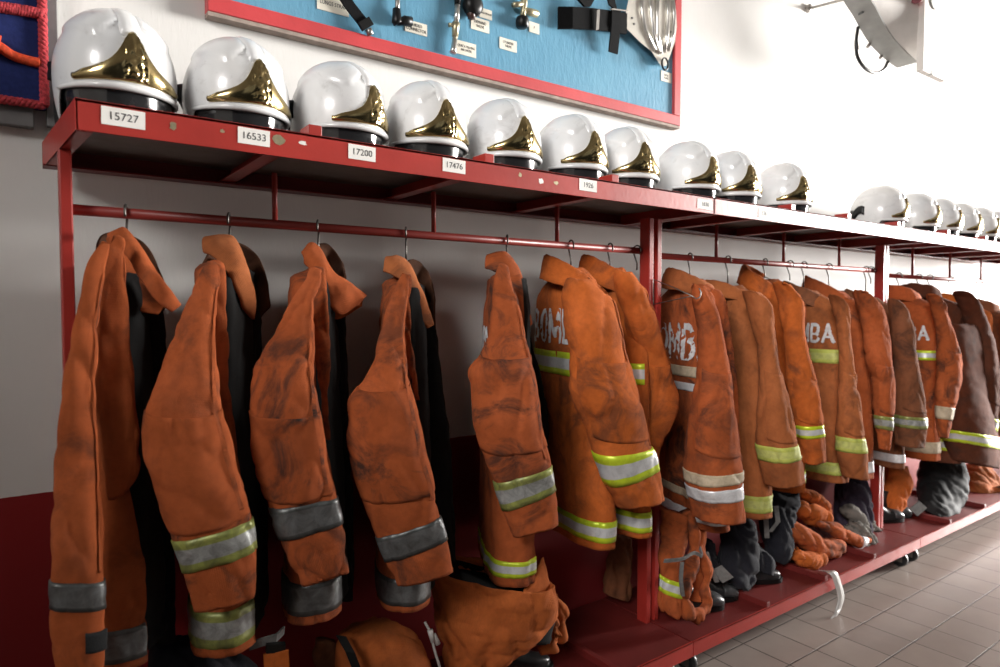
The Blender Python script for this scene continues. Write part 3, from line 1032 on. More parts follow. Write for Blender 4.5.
def jacket(label, hook_px, sh_px, zr, sleeve, k, tone, stripes=(), hem=0.62, hemstripes=(), text=None, backstripes=(), collar=None, k_elbow=0.5,
           panels=(), leaves=(), patch=True, hem_tone=None, hf=1.0, hs=1.0, lean=0.0, hanger_label=None, phi=None, collar_tone=None, cuff_strap=None, sY=(1.53, 1.49), open_=(60, 290, 305), neck=1.0, fold=0.006, crease=0.004, zs=None):
    global NJ
    NJ += 1
    seed = 3.7 * NJ
    h = at(hook_px[0], hook_px[1], 1.80)
    s = at(sh_px[0], sh_px[1], 1.51)
    if phi is None:
        phi = math.atan2(h[0] - s[0], 0.29)
    zs = zs or s[2]
    mat = M[tone]
    root = thing('firefighter_jacket', label, 'jacket', (h[0], 1.80, hem), 'firefighter jackets hanging on the rack rails')
    body = body_loft(h, phi, zs, hem, seed, hf, hs, lean, neck)
    bo = body.band('body', M[hem_tone or tone], root, 0.0, 1.0, math.radians(open_[0]), math.radians(open_[1]), off=0.0, nth=84, nt=96, edge=math.radians(open_[2]) if len(open_) > 2 else None)
    body.mesh('body_lining', M['lining'], root, 60, 56, t1=0.985, off=-0.010)
    for (z0, z1, st) in hemstripes:
        body.band('hem_stripe', M[st], bo, body.t_of(z0), body.t_of(z1), math.radians(open_[0] + 1), math.radians((open_[2] if len(open_) > 2 else open_[1]) - 2), off=0.003, nth=84)
    for (z0, z1, st) in backstripes:
        body.band('back_stripe', M[st], bo, body.t_of(z0), body.t_of(z1), math.radians(95), math.radians(268), off=0.003, nth=60)
    if text:
        back_print(body, text[0], bo, text[1], text[2], text[3], sc=text[4] if len(text) > 4 else 0.0, seed=seed)
    if sleeve:
        sl = sleeve_loft(sleeve, phi, k, *sY, seed=seed + 11, elbow=k_elbow, fold=fold, crease=crease)
        so = sl.mesh('sleeve', mat, root, 110, 64)
        for (v0, v1, st) in stripes:
            sl.band('sleeve_stripe', M[st], so, sl.t_of(v0), sl.t_of(v1), off=0.003, nth=72)
        if patch:
            t0 = k_elbow - 0.10
            t1 = min(t0 + 0.34, min([sl.t_of(v0) for (v0, v1, st) in stripes] + [1.0]) - 0.035)
            sl.band('elbow_patch', mat, so, t0, t1, math.radians(195), math.radians(352), off=0.0028, nth=40, nt=30,
                    skew=lambda th: 0.025 * np.cos((th - math.radians(273)) * 1.0))
        sl.band('seam', mat, so, 0.08, min([sl.t_of(v0) for (v0, v1, st) in stripes] + [0.75]) - 0.02, math.radians(322), math.radians(334), off=0.0032, nth=6, nt=70)
        if cuff_strap:
            v0, v1, a0, a1 = cuff_strap
            sl.band('cuff_strap', M['velcro'], so, sl.t_of(v0), sl.t_of(v1), math.radians(a0), math.radians(a1), off=0.005, nth=30)
    for (nm, rows, Y0, Y1, kk, mt, *st) in panels:
        pl = sleeve_loft(rows, phi, kk, Y0, Y1, seed + 23 + len(rows), 0.5, 0.006, 0.004)
        po = pl.mesh(nm, M[mt], root, 70, 40, hem=0.02)
        for (v0, v1, tn) in (st[0] if st else ()):
            pl.band('panel_stripe', M[tn], po, pl.t_of(v0), pl.t_of(v1), off=0.003, nth=60)
    for (nm, A, B, mt, bl, th) in leaves:
        sheet(nm, M[mt], root, px(A), px(B), bulge=bl, thick=th, seed=seed)
    if collar is not None:
        ring_collar(root, h, phi, zs, M[collar_tone or tone], seed=seed, **collar)
    wire_hanger(h, phi, zr, zs, hanger_label or 'hanger')
    return root, body


ZR1, ZR2, ZR3 = 1.629, 1.615, 1.592
HL = 'wire hanger holding the '

# 1
jacket('long orange jacket beside the rack end post with a black strap near its cuff', (126, 212), (97, 250), ZR1,
       [(243, 98, 112), (255, 90, 112), (270, 84, 108), (300, 79, 101), (350, 70, 98), (400, 62, 99), (450, 55, 102), (500, 51, 105), (550, 49, 106), (580, 49, 106), (610, 50, 106), (640, 52, 106), (667, 54, 105), (700, 57, 104)],
       0.55, 'orange', [(579, 607, 'silver_dirty')], 0.655, [(0.672, 0.735, 'silver_dirty')], phi=math.radians(14), patch=False, k_elbow=0.45, open_=(60, 262, 300), neck=0.5, zs=1.462,
       cuff_strap=(628, 647, 285, 360), collar=None,
       panels=[('front_panel', [(238, 108, 126), (252, 101, 128), (290, 97, 129), (340, 95, 132), (400, 95, 137), (440, 98, 140), (470, 101, 139), (488, 104, 131), (500, 107, 120)], 1.565, 1.555, 0.5, 'orange'),
               ('lower_front_panel', [(440, 108, 139), (520, 108, 140), (600, 106, 138), (660, 106, 136), (700, 106, 136)], 1.64, 1.62, 0.4, 'orange'),
               ('lining', [(285, 122, 150), (320, 126, 164), (380, 130, 168), (450, 134, 172), (540, 136, 174), (640, 138, 176)], 1.72, 1.70, 0.5, 'lining')],
       leaves=[('collar_far_leaf', [(100, 262, 1.80), (99, 240, 1.84), (112, 232, 1.86), (140, 240, 1.86), (158, 268, 1.80), (170, 300, 1.76)],
                [(108, 280, 1.80), (110, 262, 1.84), (118, 256, 1.86), (138, 268, 1.86), (148, 292, 1.80), (158, 316, 1.76)], 'collar_dark', 0.004, 0.012),
               ('collar_inside', [(106, 238, 1.70), (118, 236, 1.68), (132, 255, 1.66), (150, 280, 1.64), (168, 302, 1.62)],
                [(106, 262, 1.66), (118, 278, 1.63), (128, 300, 1.60), (142, 311, 1.60), (158, 314, 1.60)], 'inner', -0.008, 0.010),
               ('collar', [(116, 233, 1.74), (124, 227, 1.70), (136, 239, 1.64), (151, 262, 1.60), (166, 284, 1.58), (181, 303, 1.58)],
                [(108, 243, 1.70), (117, 247, 1.65), (129, 259, 1.60), (143, 281, 1.56), (158, 300, 1.55), (174, 311, 1.56)], 'orange', 0.012, 0.012)],
       hanger_label=HL + 'first jacket, nearest the rack end post')
# 2
jacket('orange jacket with lime edged silver stripes, under the tag 16533, second on the rail', (229, 220), (205, 276), ZR1,
       [(265, 205, 224), (280, 197, 223), (300, 188, 219), (343, 169, 217), (396, 146, 221), (415, 142, 224), (460, 144, 236, -4), (500, 157, 246, 8), (524, 168, 251, 20), (560, 180, 257, 22), (590, 190, 259, 16), (603, 193, 257, 12)],
       0.5, 'orange', [(530, 560, 'lime_dirty')], 0.615, [(0.635, 0.715, 'lime_dirty')], phi=math.radians(22), k_elbow=0.52, open_=(60, 278, 318), neck=0.5,
       panels=[('front_panel', [(264, 209, 226), (285, 203, 227), (330, 205, 229), (390, 212, 232), (450, 224, 237), (490, 234, 242)], 1.60, 1.56, 0.5, 'orange'),
               ('lining', [(300, 226, 252), (320, 224, 262), (350, 222, 258), (420, 226, 256), (520, 240, 258), (620, 244, 260)], 1.73, 1.70, 0.5, 'lining')],
       leaves=[('collar_far_leaf', [(206, 262, 1.82), (214, 246, 1.86), (236, 242, 1.88), (256, 254, 1.86), (266, 278, 1.80), (270, 304, 1.76)],
                [(208, 284, 1.82), (220, 272, 1.86), (236, 272, 1.88), (246, 282, 1.86), (252, 300, 1.80), (258, 318, 1.76)], 'collar_dark', 0.004, 0.012),
               ('collar', [(206, 236, 1.76), (220, 234, 1.74), (234, 237, 1.72), (245, 258, 1.68), (252, 282, 1.65), (255, 304, 1.65), (253, 317, 1.66)],
                [(203, 252, 1.72), (211, 255, 1.69), (221, 262, 1.66), (231, 277, 1.62), (239, 295, 1.61), (244, 308, 1.62), (248, 316, 1.65)], 'brown', 0.014, 0.012)],
       hanger_label=HL + 'second jacket, under the tag 16533')
# 3
jacket('orange jacket with black soot over its forearm, under the tag 17200, third on the rail', (318, 226), (305, 284), ZR1,
       [(270, 307, 323), (284, 302, 322), (303, 290, 316), (330, 274, 315), (364, 252, 316), (404, 244, 320), (450, 251, 327), (480, 258, 332), (504, 269, 337, 10), (530, 281, 342, 14), (560, 292, 347, 14), (578, 301, 348, 12)],
       0.5, 'orange_soot', [(502, 530, 'silver_dirty')], 0.63, [(0.652, 0.725, 'silver_dirty')], phi=math.radians(27), k_elbow=0.55, open_=(60, 278, 318), neck=0.5,
       panels=[('front_panel', [(268, 312, 325), (290, 309, 328), (330, 311, 331), (370, 316, 330), (410, 321, 329), (440, 326, 331)], 1.60, 1.56, 0.5, 'orange'),
               ('lining', [(310, 330, 346), (340, 327, 347), (400, 326, 350), (470, 332, 354), (600, 340, 354)], 1.73, 1.70, 0.5, 'lining')],
       leaves=[('collar_far_leaf', [(312, 262, 1.82), (316, 246, 1.86), (328, 244, 1.88), (339, 258, 1.86), (344, 276, 1.80)],
                [(316, 284, 1.82), (322, 276, 1.86), (330, 276, 1.88), (337, 284, 1.86), (342, 292, 1.80)], 'collar_dark', 0.004, 0.012),
               ('collar', [(303, 250, 1.76), (311, 242, 1.74), (321, 248, 1.72), (333, 270, 1.68), (348, 281, 1.66), (367, 295, 1.66)],
                [(304, 262, 1.72), (312, 272, 1.69), (320, 287, 1.66), (329, 305, 1.63), (343, 314, 1.62), (360, 303, 1.64)], 'orange', 0.012, 0.012),
               ('collar_inside', [(329, 288, 1.69), (340, 290, 1.68), (353, 296, 1.675), (364, 299, 1.67)],
                [(327, 312, 1.68), (336, 319, 1.67), (348, 315, 1.665), (360, 305, 1.66)], 'orange_bright', -0.004, 0.008)],
       hanger_label=HL + 'third jacket, under the tag 17200', fold=0.008, crease=0.006)
# 4
jacket('orange jacket with a sooty grey sleeve stripe, under the tag 17476, fourth on the rail', (406, 235), (396, 290), ZR1,
       [(275, 399, 411), (288, 395, 410), (313, 386, 406), (340, 378, 405), (368, 368, 408), (394, 348, 413), (420, 345, 418), (455, 348, 425), (490, 358, 434, 6), (525, 374, 441, 20), (555, 386, 449, 22), (578, 396, 454, 14)],
       0.5, 'orange', [(526, 549, 'silver_dirty')], 0.585, [(0.602, 0.672, 'silver_dirty')], phi=math.radians(30), k_elbow=0.45, open_=(60, 278, 318), neck=0.5,
       panels=[('front_panel', [(276, 400, 412), (300, 399, 411), (340, 404, 413), (380, 411, 417), (400, 415, 420)], 1.60, 1.56, 0.5, 'orange'),
               ('lining', [(312, 414, 430), (335, 413, 438), (380, 415, 442), (440, 424, 450), (560, 434, 458)], 1.74, 1.71, 0.5, 'lining')],
       leaves=[('collar_far_leaf', [(404, 274, 1.82), (410, 260, 1.86), (420, 262, 1.88), (428, 274, 1.86), (433, 294, 1.80), (436, 328, 1.75)],
                [(404, 290, 1.82), (412, 284, 1.86), (420, 286, 1.88), (426, 298, 1.86), (428, 314, 1.80), (430, 334, 1.75)], 'collar_dark', 0.004, 0.012),
               ('collar', [(388, 256, 1.76), (398, 255, 1.74), (408, 261, 1.72), (418, 280, 1.68), (427, 302, 1.66), (431, 322, 1.66)],
                [(383, 270, 1.72), (393, 275, 1.69), (403, 281, 1.66), (412, 299, 1.63), (420, 316, 1.62), (428, 328, 1.64)], 'brown', 0.014, 0.012)],
       hanger_label=HL + 'fourth jacket, under the tag 17476')
# 5
jacket('orange jacket hanging alone above the bulky open trousers, fifth on the rail', (507, 242), (503, 282), ZR1,
       [(266, 497, 509), (277, 494, 511), (300, 491, 519), (330, 486, 525), (352, 479, 530), (369, 466, 533), (388, 469, 537), (417, 471, 541), (440, 477, 545), (468, 489, 550, 14), (498, 501, 554, 20), (530, 513, 557, 12)],
       0.55, 'orange', [(474, 500, 'lime_dirty')], 0.56, [(0.588, 0.634, 'lime')], phi=math.radians(30), k_elbow=0.42, open_=(60, 284, 312), neck=0.5, text=('BOMBA', 1.30, 0.075, 0.1),
       panels=[('lining', [(300, 519, 530), (340, 524, 532), (400, 536, 546), (460, 544, 552)], 1.72, 1.70, 0.5, 'lining')],
       leaves=[('collar', [(488, 254, 1.78), (498, 251, 1.76), (508, 253, 1.73), (518, 266, 1.70), (525, 288, 1.67), (530, 322, 1.66)],
                [(485, 268, 1.74), (494, 270, 1.70), (504, 273, 1.67), (513, 282, 1.64), (518, 300, 1.62), (526, 328, 1.64)], 'orange', 0.014, 0.012)],
       hanger_label=HL + 'fifth jacket, hanging on its own')
# 6
jacket('bright orange jacket with a lime cuff stripe and shaded BOM lettering, sixth on the rail', (571, 247), (606, 291), ZR1,
       [(285, 566, 603, -12), (294, 562, 611, -8), (320, 564, 618), (350, 569, 625), (395, 570, 636), (420, 580, 643), (445, 590, 649, 6), (462, 597, 654, 18), (485, 607, 659, 20), (503, 616, 662, 12)],
       0.7, 'orange_bright', [(449, 476, 'lime')], 0.605, [(0.63, 0.695, 'lime')], phi=math.radians(12), text=('BOMBA', 1.335, 0.11, 0.12, 0.0), backstripes=[(1.17, 1.245, 'lime')],
       collar=dict(sz=1.05, height=0.075, roll=0.5), k_elbow=0.42, hf=0.8, hanger_label=HL + 'sixth jacket, just before the rack joint')
# 7
jacket('bright orange jacket squeezed between the sixth jacket and the first rack joint posts', (610, 249), (642, 289), ZR1,
       [(278, 614, 641, -12), (292, 614, 647, -8), (322, 624, 658), (350, 633, 666), (380, 637, 675), (402, 641, 680), (424, 642, 671), (448, 642, 660), (480, 640, 655), (505, 640, 652)],
       0.7, 'orange_bright', [], 0.605, [(0.625, 0.69, 'lime')], phi=math.radians(14), text=('BOMBA', 1.31, 0.09, 0.1), backstripes=[(1.14, 1.21, 'lime')],
       collar=dict(sz=1.2, height=0.075, roll=0.5, tip=0.03), k_elbow=0.5, sY=(1.56, 1.61), hf=0.75, hanger_label=HL + 'seventh jacket, next to the rack joint')
# 8
jacket('orange jacket with peeling white letters and beige stripes, first past the rack joint', (690, 256), (714, 298), ZR2,
       [(291, 690, 713, -10), (302, 690, 716, -6), (320, 695, 720), (350, 697, 725), (394, 692, 731), (446, 685, 737), (475, 684, 740, 8), (495, 687, 741, 8), (518, 692, 742, 4)],
       1.0, 'orange', [(468, 479, 'beige'), (483, 496, 'silver')], 0.535, [(0.562, 0.60, 'silver'), (0.64, 0.67, 'beige')], phi=math.radians(20), text=('BOMBA', 1.265, 0.125, 0.42, 0.02),
       backstripes=[(1.13, 1.17, 'beige'), (1.075, 1.105, 'silver')], collar=dict(sz=1.1, height=0.075, roll=0.35), collar_tone='brown', k_elbow=0.45,
       panels=[('front_panel', [(292, 710, 721), (315, 715, 729), (345, 720, 734), (390, 728, 739), (450, 733, 741)], 1.56, 1.56, 0.5, 'orange')],
       hanger_label=HL + 'first jacket past the rack joint')
# 9
jacket('plain brownish orange jacket with dull lime stripes, second past the rack joint', (728, 260), (769, 305), ZR2,
       [(298, 742, 769, -14), (309, 746, 773, -10), (330, 752, 775), (352, 757, 778), (400, 757, 787), (440, 756, 795, 6), (460, 758, 800, 10), (482, 763, 804, 12)],
       1.0, 'brown', [(443, 458, 'lime_plain')], 0.535, [(0.56, 0.625, 'lime_plain')], phi=math.radians(14), collar=dict(sz=1.2, height=0.055, roll=0.3), k_elbow=0.5,
       hanger_label=HL + 'plain brownish jacket past the rack joint')
# 10
jacket('bright orange jacket with a wide white cuff stripe, third past the rack joint', (765, 264), (801, 296), ZR2,
       [(290, 773, 800, -16), (301, 777, 804, -10), (320, 780, 805), (345, 784, 807), (402, 788, 819), (430, 792, 824, 5), (462, 799, 827, 6)],
       1.0, 'orange_bright', [(424, 436, 'lime')], 0.60, [(0.64, 0.69, 'lime')], phi=math.radians(20), collar=dict(sz=1.15, height=0.075, roll=1.0), k_elbow=0.6,
       hanger_label=HL + 'third jacket past the rack joint')
# 11
jacket('jacket with MBA lettering and brown folded collar, fourth past the rack joint', (804, 266), (848, 307), ZR2,
       [(301, 828, 848, -12), (311, 832, 850, -8), (340, 837, 852), (400, 836, 859), (440, 835, 864, 3), (460, 837, 867, 3), (478, 841, 868, 2)],
       0.9, 'brown', [(436, 450, 'lime_plain')], 0.59, [(0.625, 0.68, 'lime_plain')], phi=math.radians(12), text=('BOMBA', 1.280, 0.078, 0.03, 0.075), backstripes=[(1.145, 1.205, 'lime_plain')],
       collar=dict(sz=1.2, height=0.065, tip=0.03, roll=0.6), collar_tone='brown_dark', k_elbow=0.5, hanger_label=HL + 'jacket lettered MBA')
# 12
jacket('orange jacket with a bent elbow hanging before the second rack joint', (829, 268), (880, 307), ZR2,
       [(299, 852, 881, -16), (311, 856, 885, -10), (330, 862, 888), (362, 866, 892), (385, 872, 894), (420, 874, 893), (450, 878, 890)],
       0.8, 'orange', [(416, 429, 'lime_dirty')], 0.57, [(0.60, 0.65, 'silver')], phi=math.radians(10), collar=dict(sz=1.3, height=0.085, roll=1.0), k_elbow=0.55, hanger_label=HL + 'bent elbow jacket')
# 13
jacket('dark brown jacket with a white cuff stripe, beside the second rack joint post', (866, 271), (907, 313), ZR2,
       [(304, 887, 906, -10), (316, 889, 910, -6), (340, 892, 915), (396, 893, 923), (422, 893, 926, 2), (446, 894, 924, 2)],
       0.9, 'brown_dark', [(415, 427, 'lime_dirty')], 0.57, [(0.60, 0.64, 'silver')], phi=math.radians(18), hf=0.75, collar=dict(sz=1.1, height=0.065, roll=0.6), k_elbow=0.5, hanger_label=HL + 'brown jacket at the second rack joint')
# 14
jacket('orange jacket with BA lettering, first on the far rack', (899, 276), (947, 307), ZR3,
       [(300, 926, 946, -12), (311, 930, 949, -8), (335, 936, 955), (362, 936, 961), (385, 935, 960), (407, 935, 956), (425, 936, 952), (438, 939, 948)],
       0.9, 'orange', [(407, 419, 'beige')], 0.555, [(0.595, 0.655, 'beige')], phi=math.radians(12), text=('BOMBA', 1.26, 0.076, 0.0, 0.075), backstripes=[(1.115, 1.165, 'lime')],
       collar=dict(sz=1.1, height=0.07), k_elbow=0.5, hanger_label=HL + 'jacket lettered BA on the far rack')
# 15
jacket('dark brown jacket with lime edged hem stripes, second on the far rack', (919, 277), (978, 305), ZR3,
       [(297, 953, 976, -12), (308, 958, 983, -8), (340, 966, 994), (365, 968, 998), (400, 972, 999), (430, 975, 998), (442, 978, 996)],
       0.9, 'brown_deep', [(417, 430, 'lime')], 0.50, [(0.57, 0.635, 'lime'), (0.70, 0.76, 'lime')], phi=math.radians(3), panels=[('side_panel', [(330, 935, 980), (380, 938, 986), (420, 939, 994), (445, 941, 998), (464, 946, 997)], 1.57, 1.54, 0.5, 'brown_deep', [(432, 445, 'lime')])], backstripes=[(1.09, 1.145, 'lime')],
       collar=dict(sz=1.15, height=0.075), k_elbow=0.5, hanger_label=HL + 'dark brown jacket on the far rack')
# 16, 17
jacket('orange jacket cut by the photo edge, third on the far rack', (951, 279), (1010, 312), ZR3,
       [(302, 1003, 1010), (312, 1000, 1014), (345, 1002, 1030), (400, 1008, 1036), (440, 1004, 1034), (462, 1002, 1032)],
       0.9, 'orange_bright', [(420, 432, 'lime')], 0.55, [(0.60, 0.66, 'lime')], phi=math.radians(8), backstripes=[(1.19, 1.25, 'lime')],
       collar=dict(sz=1.2, height=0.06), k_elbow=0.5, hanger_label=HL + 'third jacket on the far rack')
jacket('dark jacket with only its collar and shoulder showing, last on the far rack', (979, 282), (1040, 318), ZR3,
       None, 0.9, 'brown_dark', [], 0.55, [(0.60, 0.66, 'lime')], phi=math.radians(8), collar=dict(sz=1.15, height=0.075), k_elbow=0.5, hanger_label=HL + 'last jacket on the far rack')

# empty hangers
for (u, v, zr, lb) in ((637, 252, ZR1, 'empty wire hanger hook on the rail against the first joint post'), (790, 265, ZR2, 'empty wire hanger beside the jacket lettered MBA'),
                       (871, 271.5, ZR2, 'empty wire hanger beside the second joint post'), (930, 277, ZR3, 'empty wire hanger between two far rack jackets'), (985, 282, ZR3, 'empty wire hanger near the end of the far rail')):
    h = at(u, v, 1.80)
    wire_hanger(h, 0.0, zr, zr - 0.17, lb, shoulders=False)
# loose hanger stuck sideways between the posts
m = MB()
P0 = at(655, 280, 1.74); P1 = at(692, 296, 1.50); P2 = at(655, 304, 1.74)
hk = [at(692, 296, 1.50), at(696, 299, 1.495), at(700, 297, 1.49), at(701, 292, 1.49), at(699, 288, 1.495)]
m.tube([P0, P0 * 0.5 + P1 * 0.5 + np.array([0, 0, 0.002]), P1], 0.002, 8)
m.tube([P2, P2 * 0.5 + P1 * 0.5, P1], 0.002, 8)
m.tube([P0, P0 + (P0 - P1) * 0.05, P2 + (P2 - P1) * 0.05, P2], 0.002, 8)
m.tube(hk, 0.0024, 8)
o = m.build('coat_hanger', M['steel'], None, True, loc=tuple(P1))
tag(o, 'empty wire hanger sticking out sideways from between the joint posts', 'hanger')


# ------------------------------------------------------------------ helmets
def build_helmet():
    root = thing('fire_helmet', '', 'helmet', (0, 0, 0), 'white fire helmets in a row on the rack tops')
    a, b, c = 0.132, 0.120, 0.142
    nu, nv = 96, 44

    def zbot(az):
        x = abs(math.degrees(az))
        s = min(max((x - 72) / 26.0, 0), 1); s = s * s * (3 - 2 * s)
        return -0.046 - s * 0.060

    def shell(az, z, off=0.0):
        if z >= 0:
            q = math.sqrt(max(1 - (z / c) ** 2, 0))
            q = q ** 0.92
        else:
            q = 1.0 - 0.9 * (z / 0.30) ** 2
        x = a * q * math.cos(az); y = b * q * math.sin(az)
        return np.array([x, y, z])

    def nrm(az, z):
        e = 1e-3
        d1 = shell(az + e, z) - shell(az - e, z); d2 = shell(az, min(z + e, c * 0.999)) - shell(az, z - e)
        n = np.cross(d1, d2); L = np.linalg.norm(n)
        return n / L if L > 1e-12 else np.array([0, 0, 1.0])

    def crest(p):
        y = abs(p[1]); z = p[2]; x = p[0]
        w = 0.019
        k = 1 / (1 + math.exp((y - w) / 0.0013))
        fade = 1 / (1 + math.exp(-(z - 0.03) / 0.012)) if x > 0 else 1 / (1 + math.exp(-(z + 0.02) / 0.012))
        d = 0.0
        # raised side panel edge
        arc_ = z - (0.088 - 1.6 * (x + 0.03) ** 2)
        d += 0.0065 / (1 + math.exp(-arc_ / 0.002)) * (1 - k) * (1 if x < 0.1 else 0)
        return d
    V, Fc = [], []
    for i in range(nv):
        f = i / (nv - 1)
        for j in range(nu):
            az = 2 * PI * j / nu; az = az if az <= PI else az - 2 * PI
            zb = zbot(az)
            zz = c * math.cos(f * PI / 2 * 1.0) if f < 0.7 else None
            ang = f
            z = c - (c - zb) * (1 - math.cos(f * PI / 2)) if True else 0
            z = min(z, c * 0.9995)
            p = shell(az, z)
            n = nrm(az, z)
            V.append(p + n * crest(p))
    for i in range(nv - 1):
        for j in range(nu):
            Fc.append((i * nu + j, i * nu + (j + 1) % nu, (i + 1) * nu + (j + 1) % nu, (i + 1) * nu + j))
    Fc.append(tuple(range(nu)))
    sh = link('shell', V, Fc, M['helmet'], root, True)
    so = sh.modifiers.new('thick', 'SOLIDIFY'); so.thickness = 0.004; so.offset = -1
    # raised crest over the crown
    path = [(0.0, z) for z in np.linspace(0.064, c * 0.985, 26)] + [(PI, z) for z in np.linspace(c * 0.985, -0.03, 26)]
    sec = [(-0.024, -0.004), (-0.0215, 0.006), (-0.018, 0.0115), (-0.009, 0.0135), (0.009, 0.0135), (0.018, 0.0115), (0.0215, 0.006), (0.024, -0.004)]
    V, Fc = [], []
    for q, (az, z) in enumerate(path):
        p0 = shell(az, z)
        taper = min(1.0, q / 5.0 + 0.25, (len(path) - 1 - q) / 6.0 + 0.2)
        nn = np.array([p0[0] / a ** 2, 0, max(p0[2], 0) / c ** 2]); nn /= np.linalg.norm(nn)
        for (y, h_) in sec:
            f = math.sqrt(1 - (y / b) ** 2)
            V.append(np.array([p0[0] * f, y, p0[2] * f]) + nn * (h_ * taper if h_ > 0 else h_))
    for q in range(len(path) - 1):
        for k_ in range(7):
            Fc.append((q * 8 + k_, q * 8 + k_ + 1, (q + 1) * 8 + k_ + 1, (q + 1) * 8 + k_))
    link('crest', V, Fc, M['helmet'], root, True, sharp=50)
    # brow rim
    m = MB()
    pts = []
    for az in np.radians(np.linspace(-78, 78, 40)):
        p = shell(az, -0.047); n = nrm(az, -0.047); pts.append(p + n * 0.004)
    m.tube(pts, [0.004 + 0.004 * math.sin(PI * i / 39) for i in range(40)], 10)
    m.build('brow_rim', M['helmet'], root, True)
    # visor
    V, Fc = [], []
    azs = np.radians(np.linspace(-80, 80, 44)); zs_ = np.linspace(-0.036, -0.104, 8)
    for z in zs_:
        for az in azs:
            p = shell(az, z); n = nrm(az, z); p = p - n * 0.008 * 1.0; p[0] += 0.004 * (z + 0.02) / -0.08
            V.append(p)
    for i in range(7):
        for j in range(43):
            Fc.append((i * 44 + j, i * 44 + j + 1, (i + 1) * 44 + j + 1, (i + 1) * 44 + j))
    vi = link('visor', V, Fc, M['visor'], root, True)
    so = vi.modifiers.new('thick', 'SOLIDIFY'); so.thickness = 0.003
    # liner inside
    m = MB(); V = []; Fc = []
    for i in range(10):
        z = 0.10 - 0.2 * i / 9
        for j in range(40):
            az = 2 * PI * j / 40
            p = shell(az, z); V.append((p[0] * 0.87, p[1] * 0.87, z))
    for i in range(9):
        for j in range(40):
            Fc.append((i * 40 + j, i * 40 + (j + 1) % 40, (i + 1) * 40 + (j + 1) % 40, (i + 1) * 40 + j))
    Fc.append(tuple(range(40)))
    m.add(V, Fc); m.build('liner', M['black_plastic'], root, True)
    # gold front plate
    na, nz = 72, 26
    azs = np.linspace(-57, 57, na)
    V, Fc = [], []
    for j, ad in enumerate(azs):
        x = abs(ad)
        top = -0.020 + 0.052 * math.exp(-(x / 12.0) ** 2) + 0.042 * math.exp(-(x / 30.0) ** 2)
        lo = -0.037 + 0.012 * max((x - 50) / 16, 0) ** 2
        top = max(top - 0.01 * max((x - 45) / 15, 0), lo + 0.013)
        for i in range(nz):
            f = i / (nz - 1)
            z = lo + (top - lo) * f
            az = math.radians(ad)
            p = shell(az, z); n = nrm(az, z)
            o = 0.0075 + 0.0055 * math.exp(-(x / 9.0) ** 4) + crest(p) * math.exp(-(x / 11.0) ** 4)
            if x < 10:   # raised emblem relief on the boss
                o += 0.0045 * noise.noise(Vector((ad * 0.45, z * 110, 2.3))) + 0.003 * noise.noise(Vector((ad * 1.1, z * 220, 7.3)))
            else:
                o += 0.003 * math.sin(f * PI) 
            if i in (0, nz - 1) or j in (0, na - 1):
                o = -0.002
            V.append(p + n * o)
    for j in range(na - 1):
        for i in range(nz - 1):
            Fc.append((j * nz + i, j * nz + i + 1, (j + 1) * nz + i + 1, (j + 1) * nz + i))
    link('gold_front_plate', V, Fc, M['gold'], root, True)
    # black rear pads and nape curtain
    for s in (1, -1):
        V, Fc = [], []
        for j in range(14):
            az = s * math.radians(112 + 46 * j / 13)
            for i in range(8):
                z = 0.030 - 0.052 * i / 7 + 0.012 * math.sin(j * 0.5)
                p = shell(az, z); n = nrm(az, z)
                o = 0.015 if 0 < i < 7 and 0 < j < 13 else -0.002
                V.append(p + n * (o + 0.003 * noise.noise(Vector((j * 0.6, i * 0.7, s)))))
        for j in range(13):
            for i in range(7):
                Fc.append((j * 8 + i, j * 8 + i + 1, (j + 1) * 8 + i + 1, (j + 1) * 8 + i))
        link('rear_pad', V, Fc, M['black_plastic'], root, True)
    V, Fc = [], []
    for j in range(40):
        az = math.radians(112 + 136 * j / 39)
        for i in range(8):
            z = -0.045 - 0.062 * i / 7
            p = shell(az, z); n = nrm(az, z)
            o = 0.006 + 0.010 * (i / 7) + 0.003 * math.sin(j * 0.9)
            if j in (0, 39) or i == 0: o = -0.003
            V.append(p + n * o)
    for j in range(39):
        for i in range(7):
            Fc.append((j * 8 + i, j * 8 + i + 1, (j + 1) * 8 + i + 1, (j + 1) * 8 + i))
    nc = link('nape_curtain', V, Fc, M['blackcloth'], root, True)
    return root


H0 = build_helmet()
HZ = ZT + 0.1075
helms = [((117, 100), 8, 'white helmet over the tag 15727, first in the row and largest in view'),
         ((237, 115), 9, 'white helmet over the tag 16533, second in the row'),
         ((339, 128), 23, 'white helmet over the tag 17200, third in the row'),
         ((425, 140), -1, 'white helmet over the tag 17476, fourth in the row'),
         ((502, 150), -3, 'white helmet beside the red divider, fifth in the row'),
         ((570, 160), -2, 'white helmet with its dark visor lowered, sixth in the row, under the blue board'),
         ((624, 170), -12, 'white helmet below the blue board corner, seventh in the row'),
         ((686, 182), 0, 'white helmet just before the rack joint, eighth in the row'),
         ((729, 190), -14, 'white helmet just past the rack joint, ninth in the row'),
         ((781, 200), -14, 'white helmet at the gap in the row, tenth'),
         ((879, 215), 16, 'white helmet leading the far row, black rear pad showing'),
         ((912, 222), 12, 'second white helmet of the far row'),
         ((935, 226), 12, 'third white helmet of the far row'),
         ((955, 230), 12, 'fourth white helmet of the far row'),
         ((974, 233), 12, 'fifth white helmet of the far row'),
         ((991, 236), 12, 'sixth white helmet of the far row'),
         ((1010, 240), 12, 'last white helmet of the far row, cut by the photo edge')]
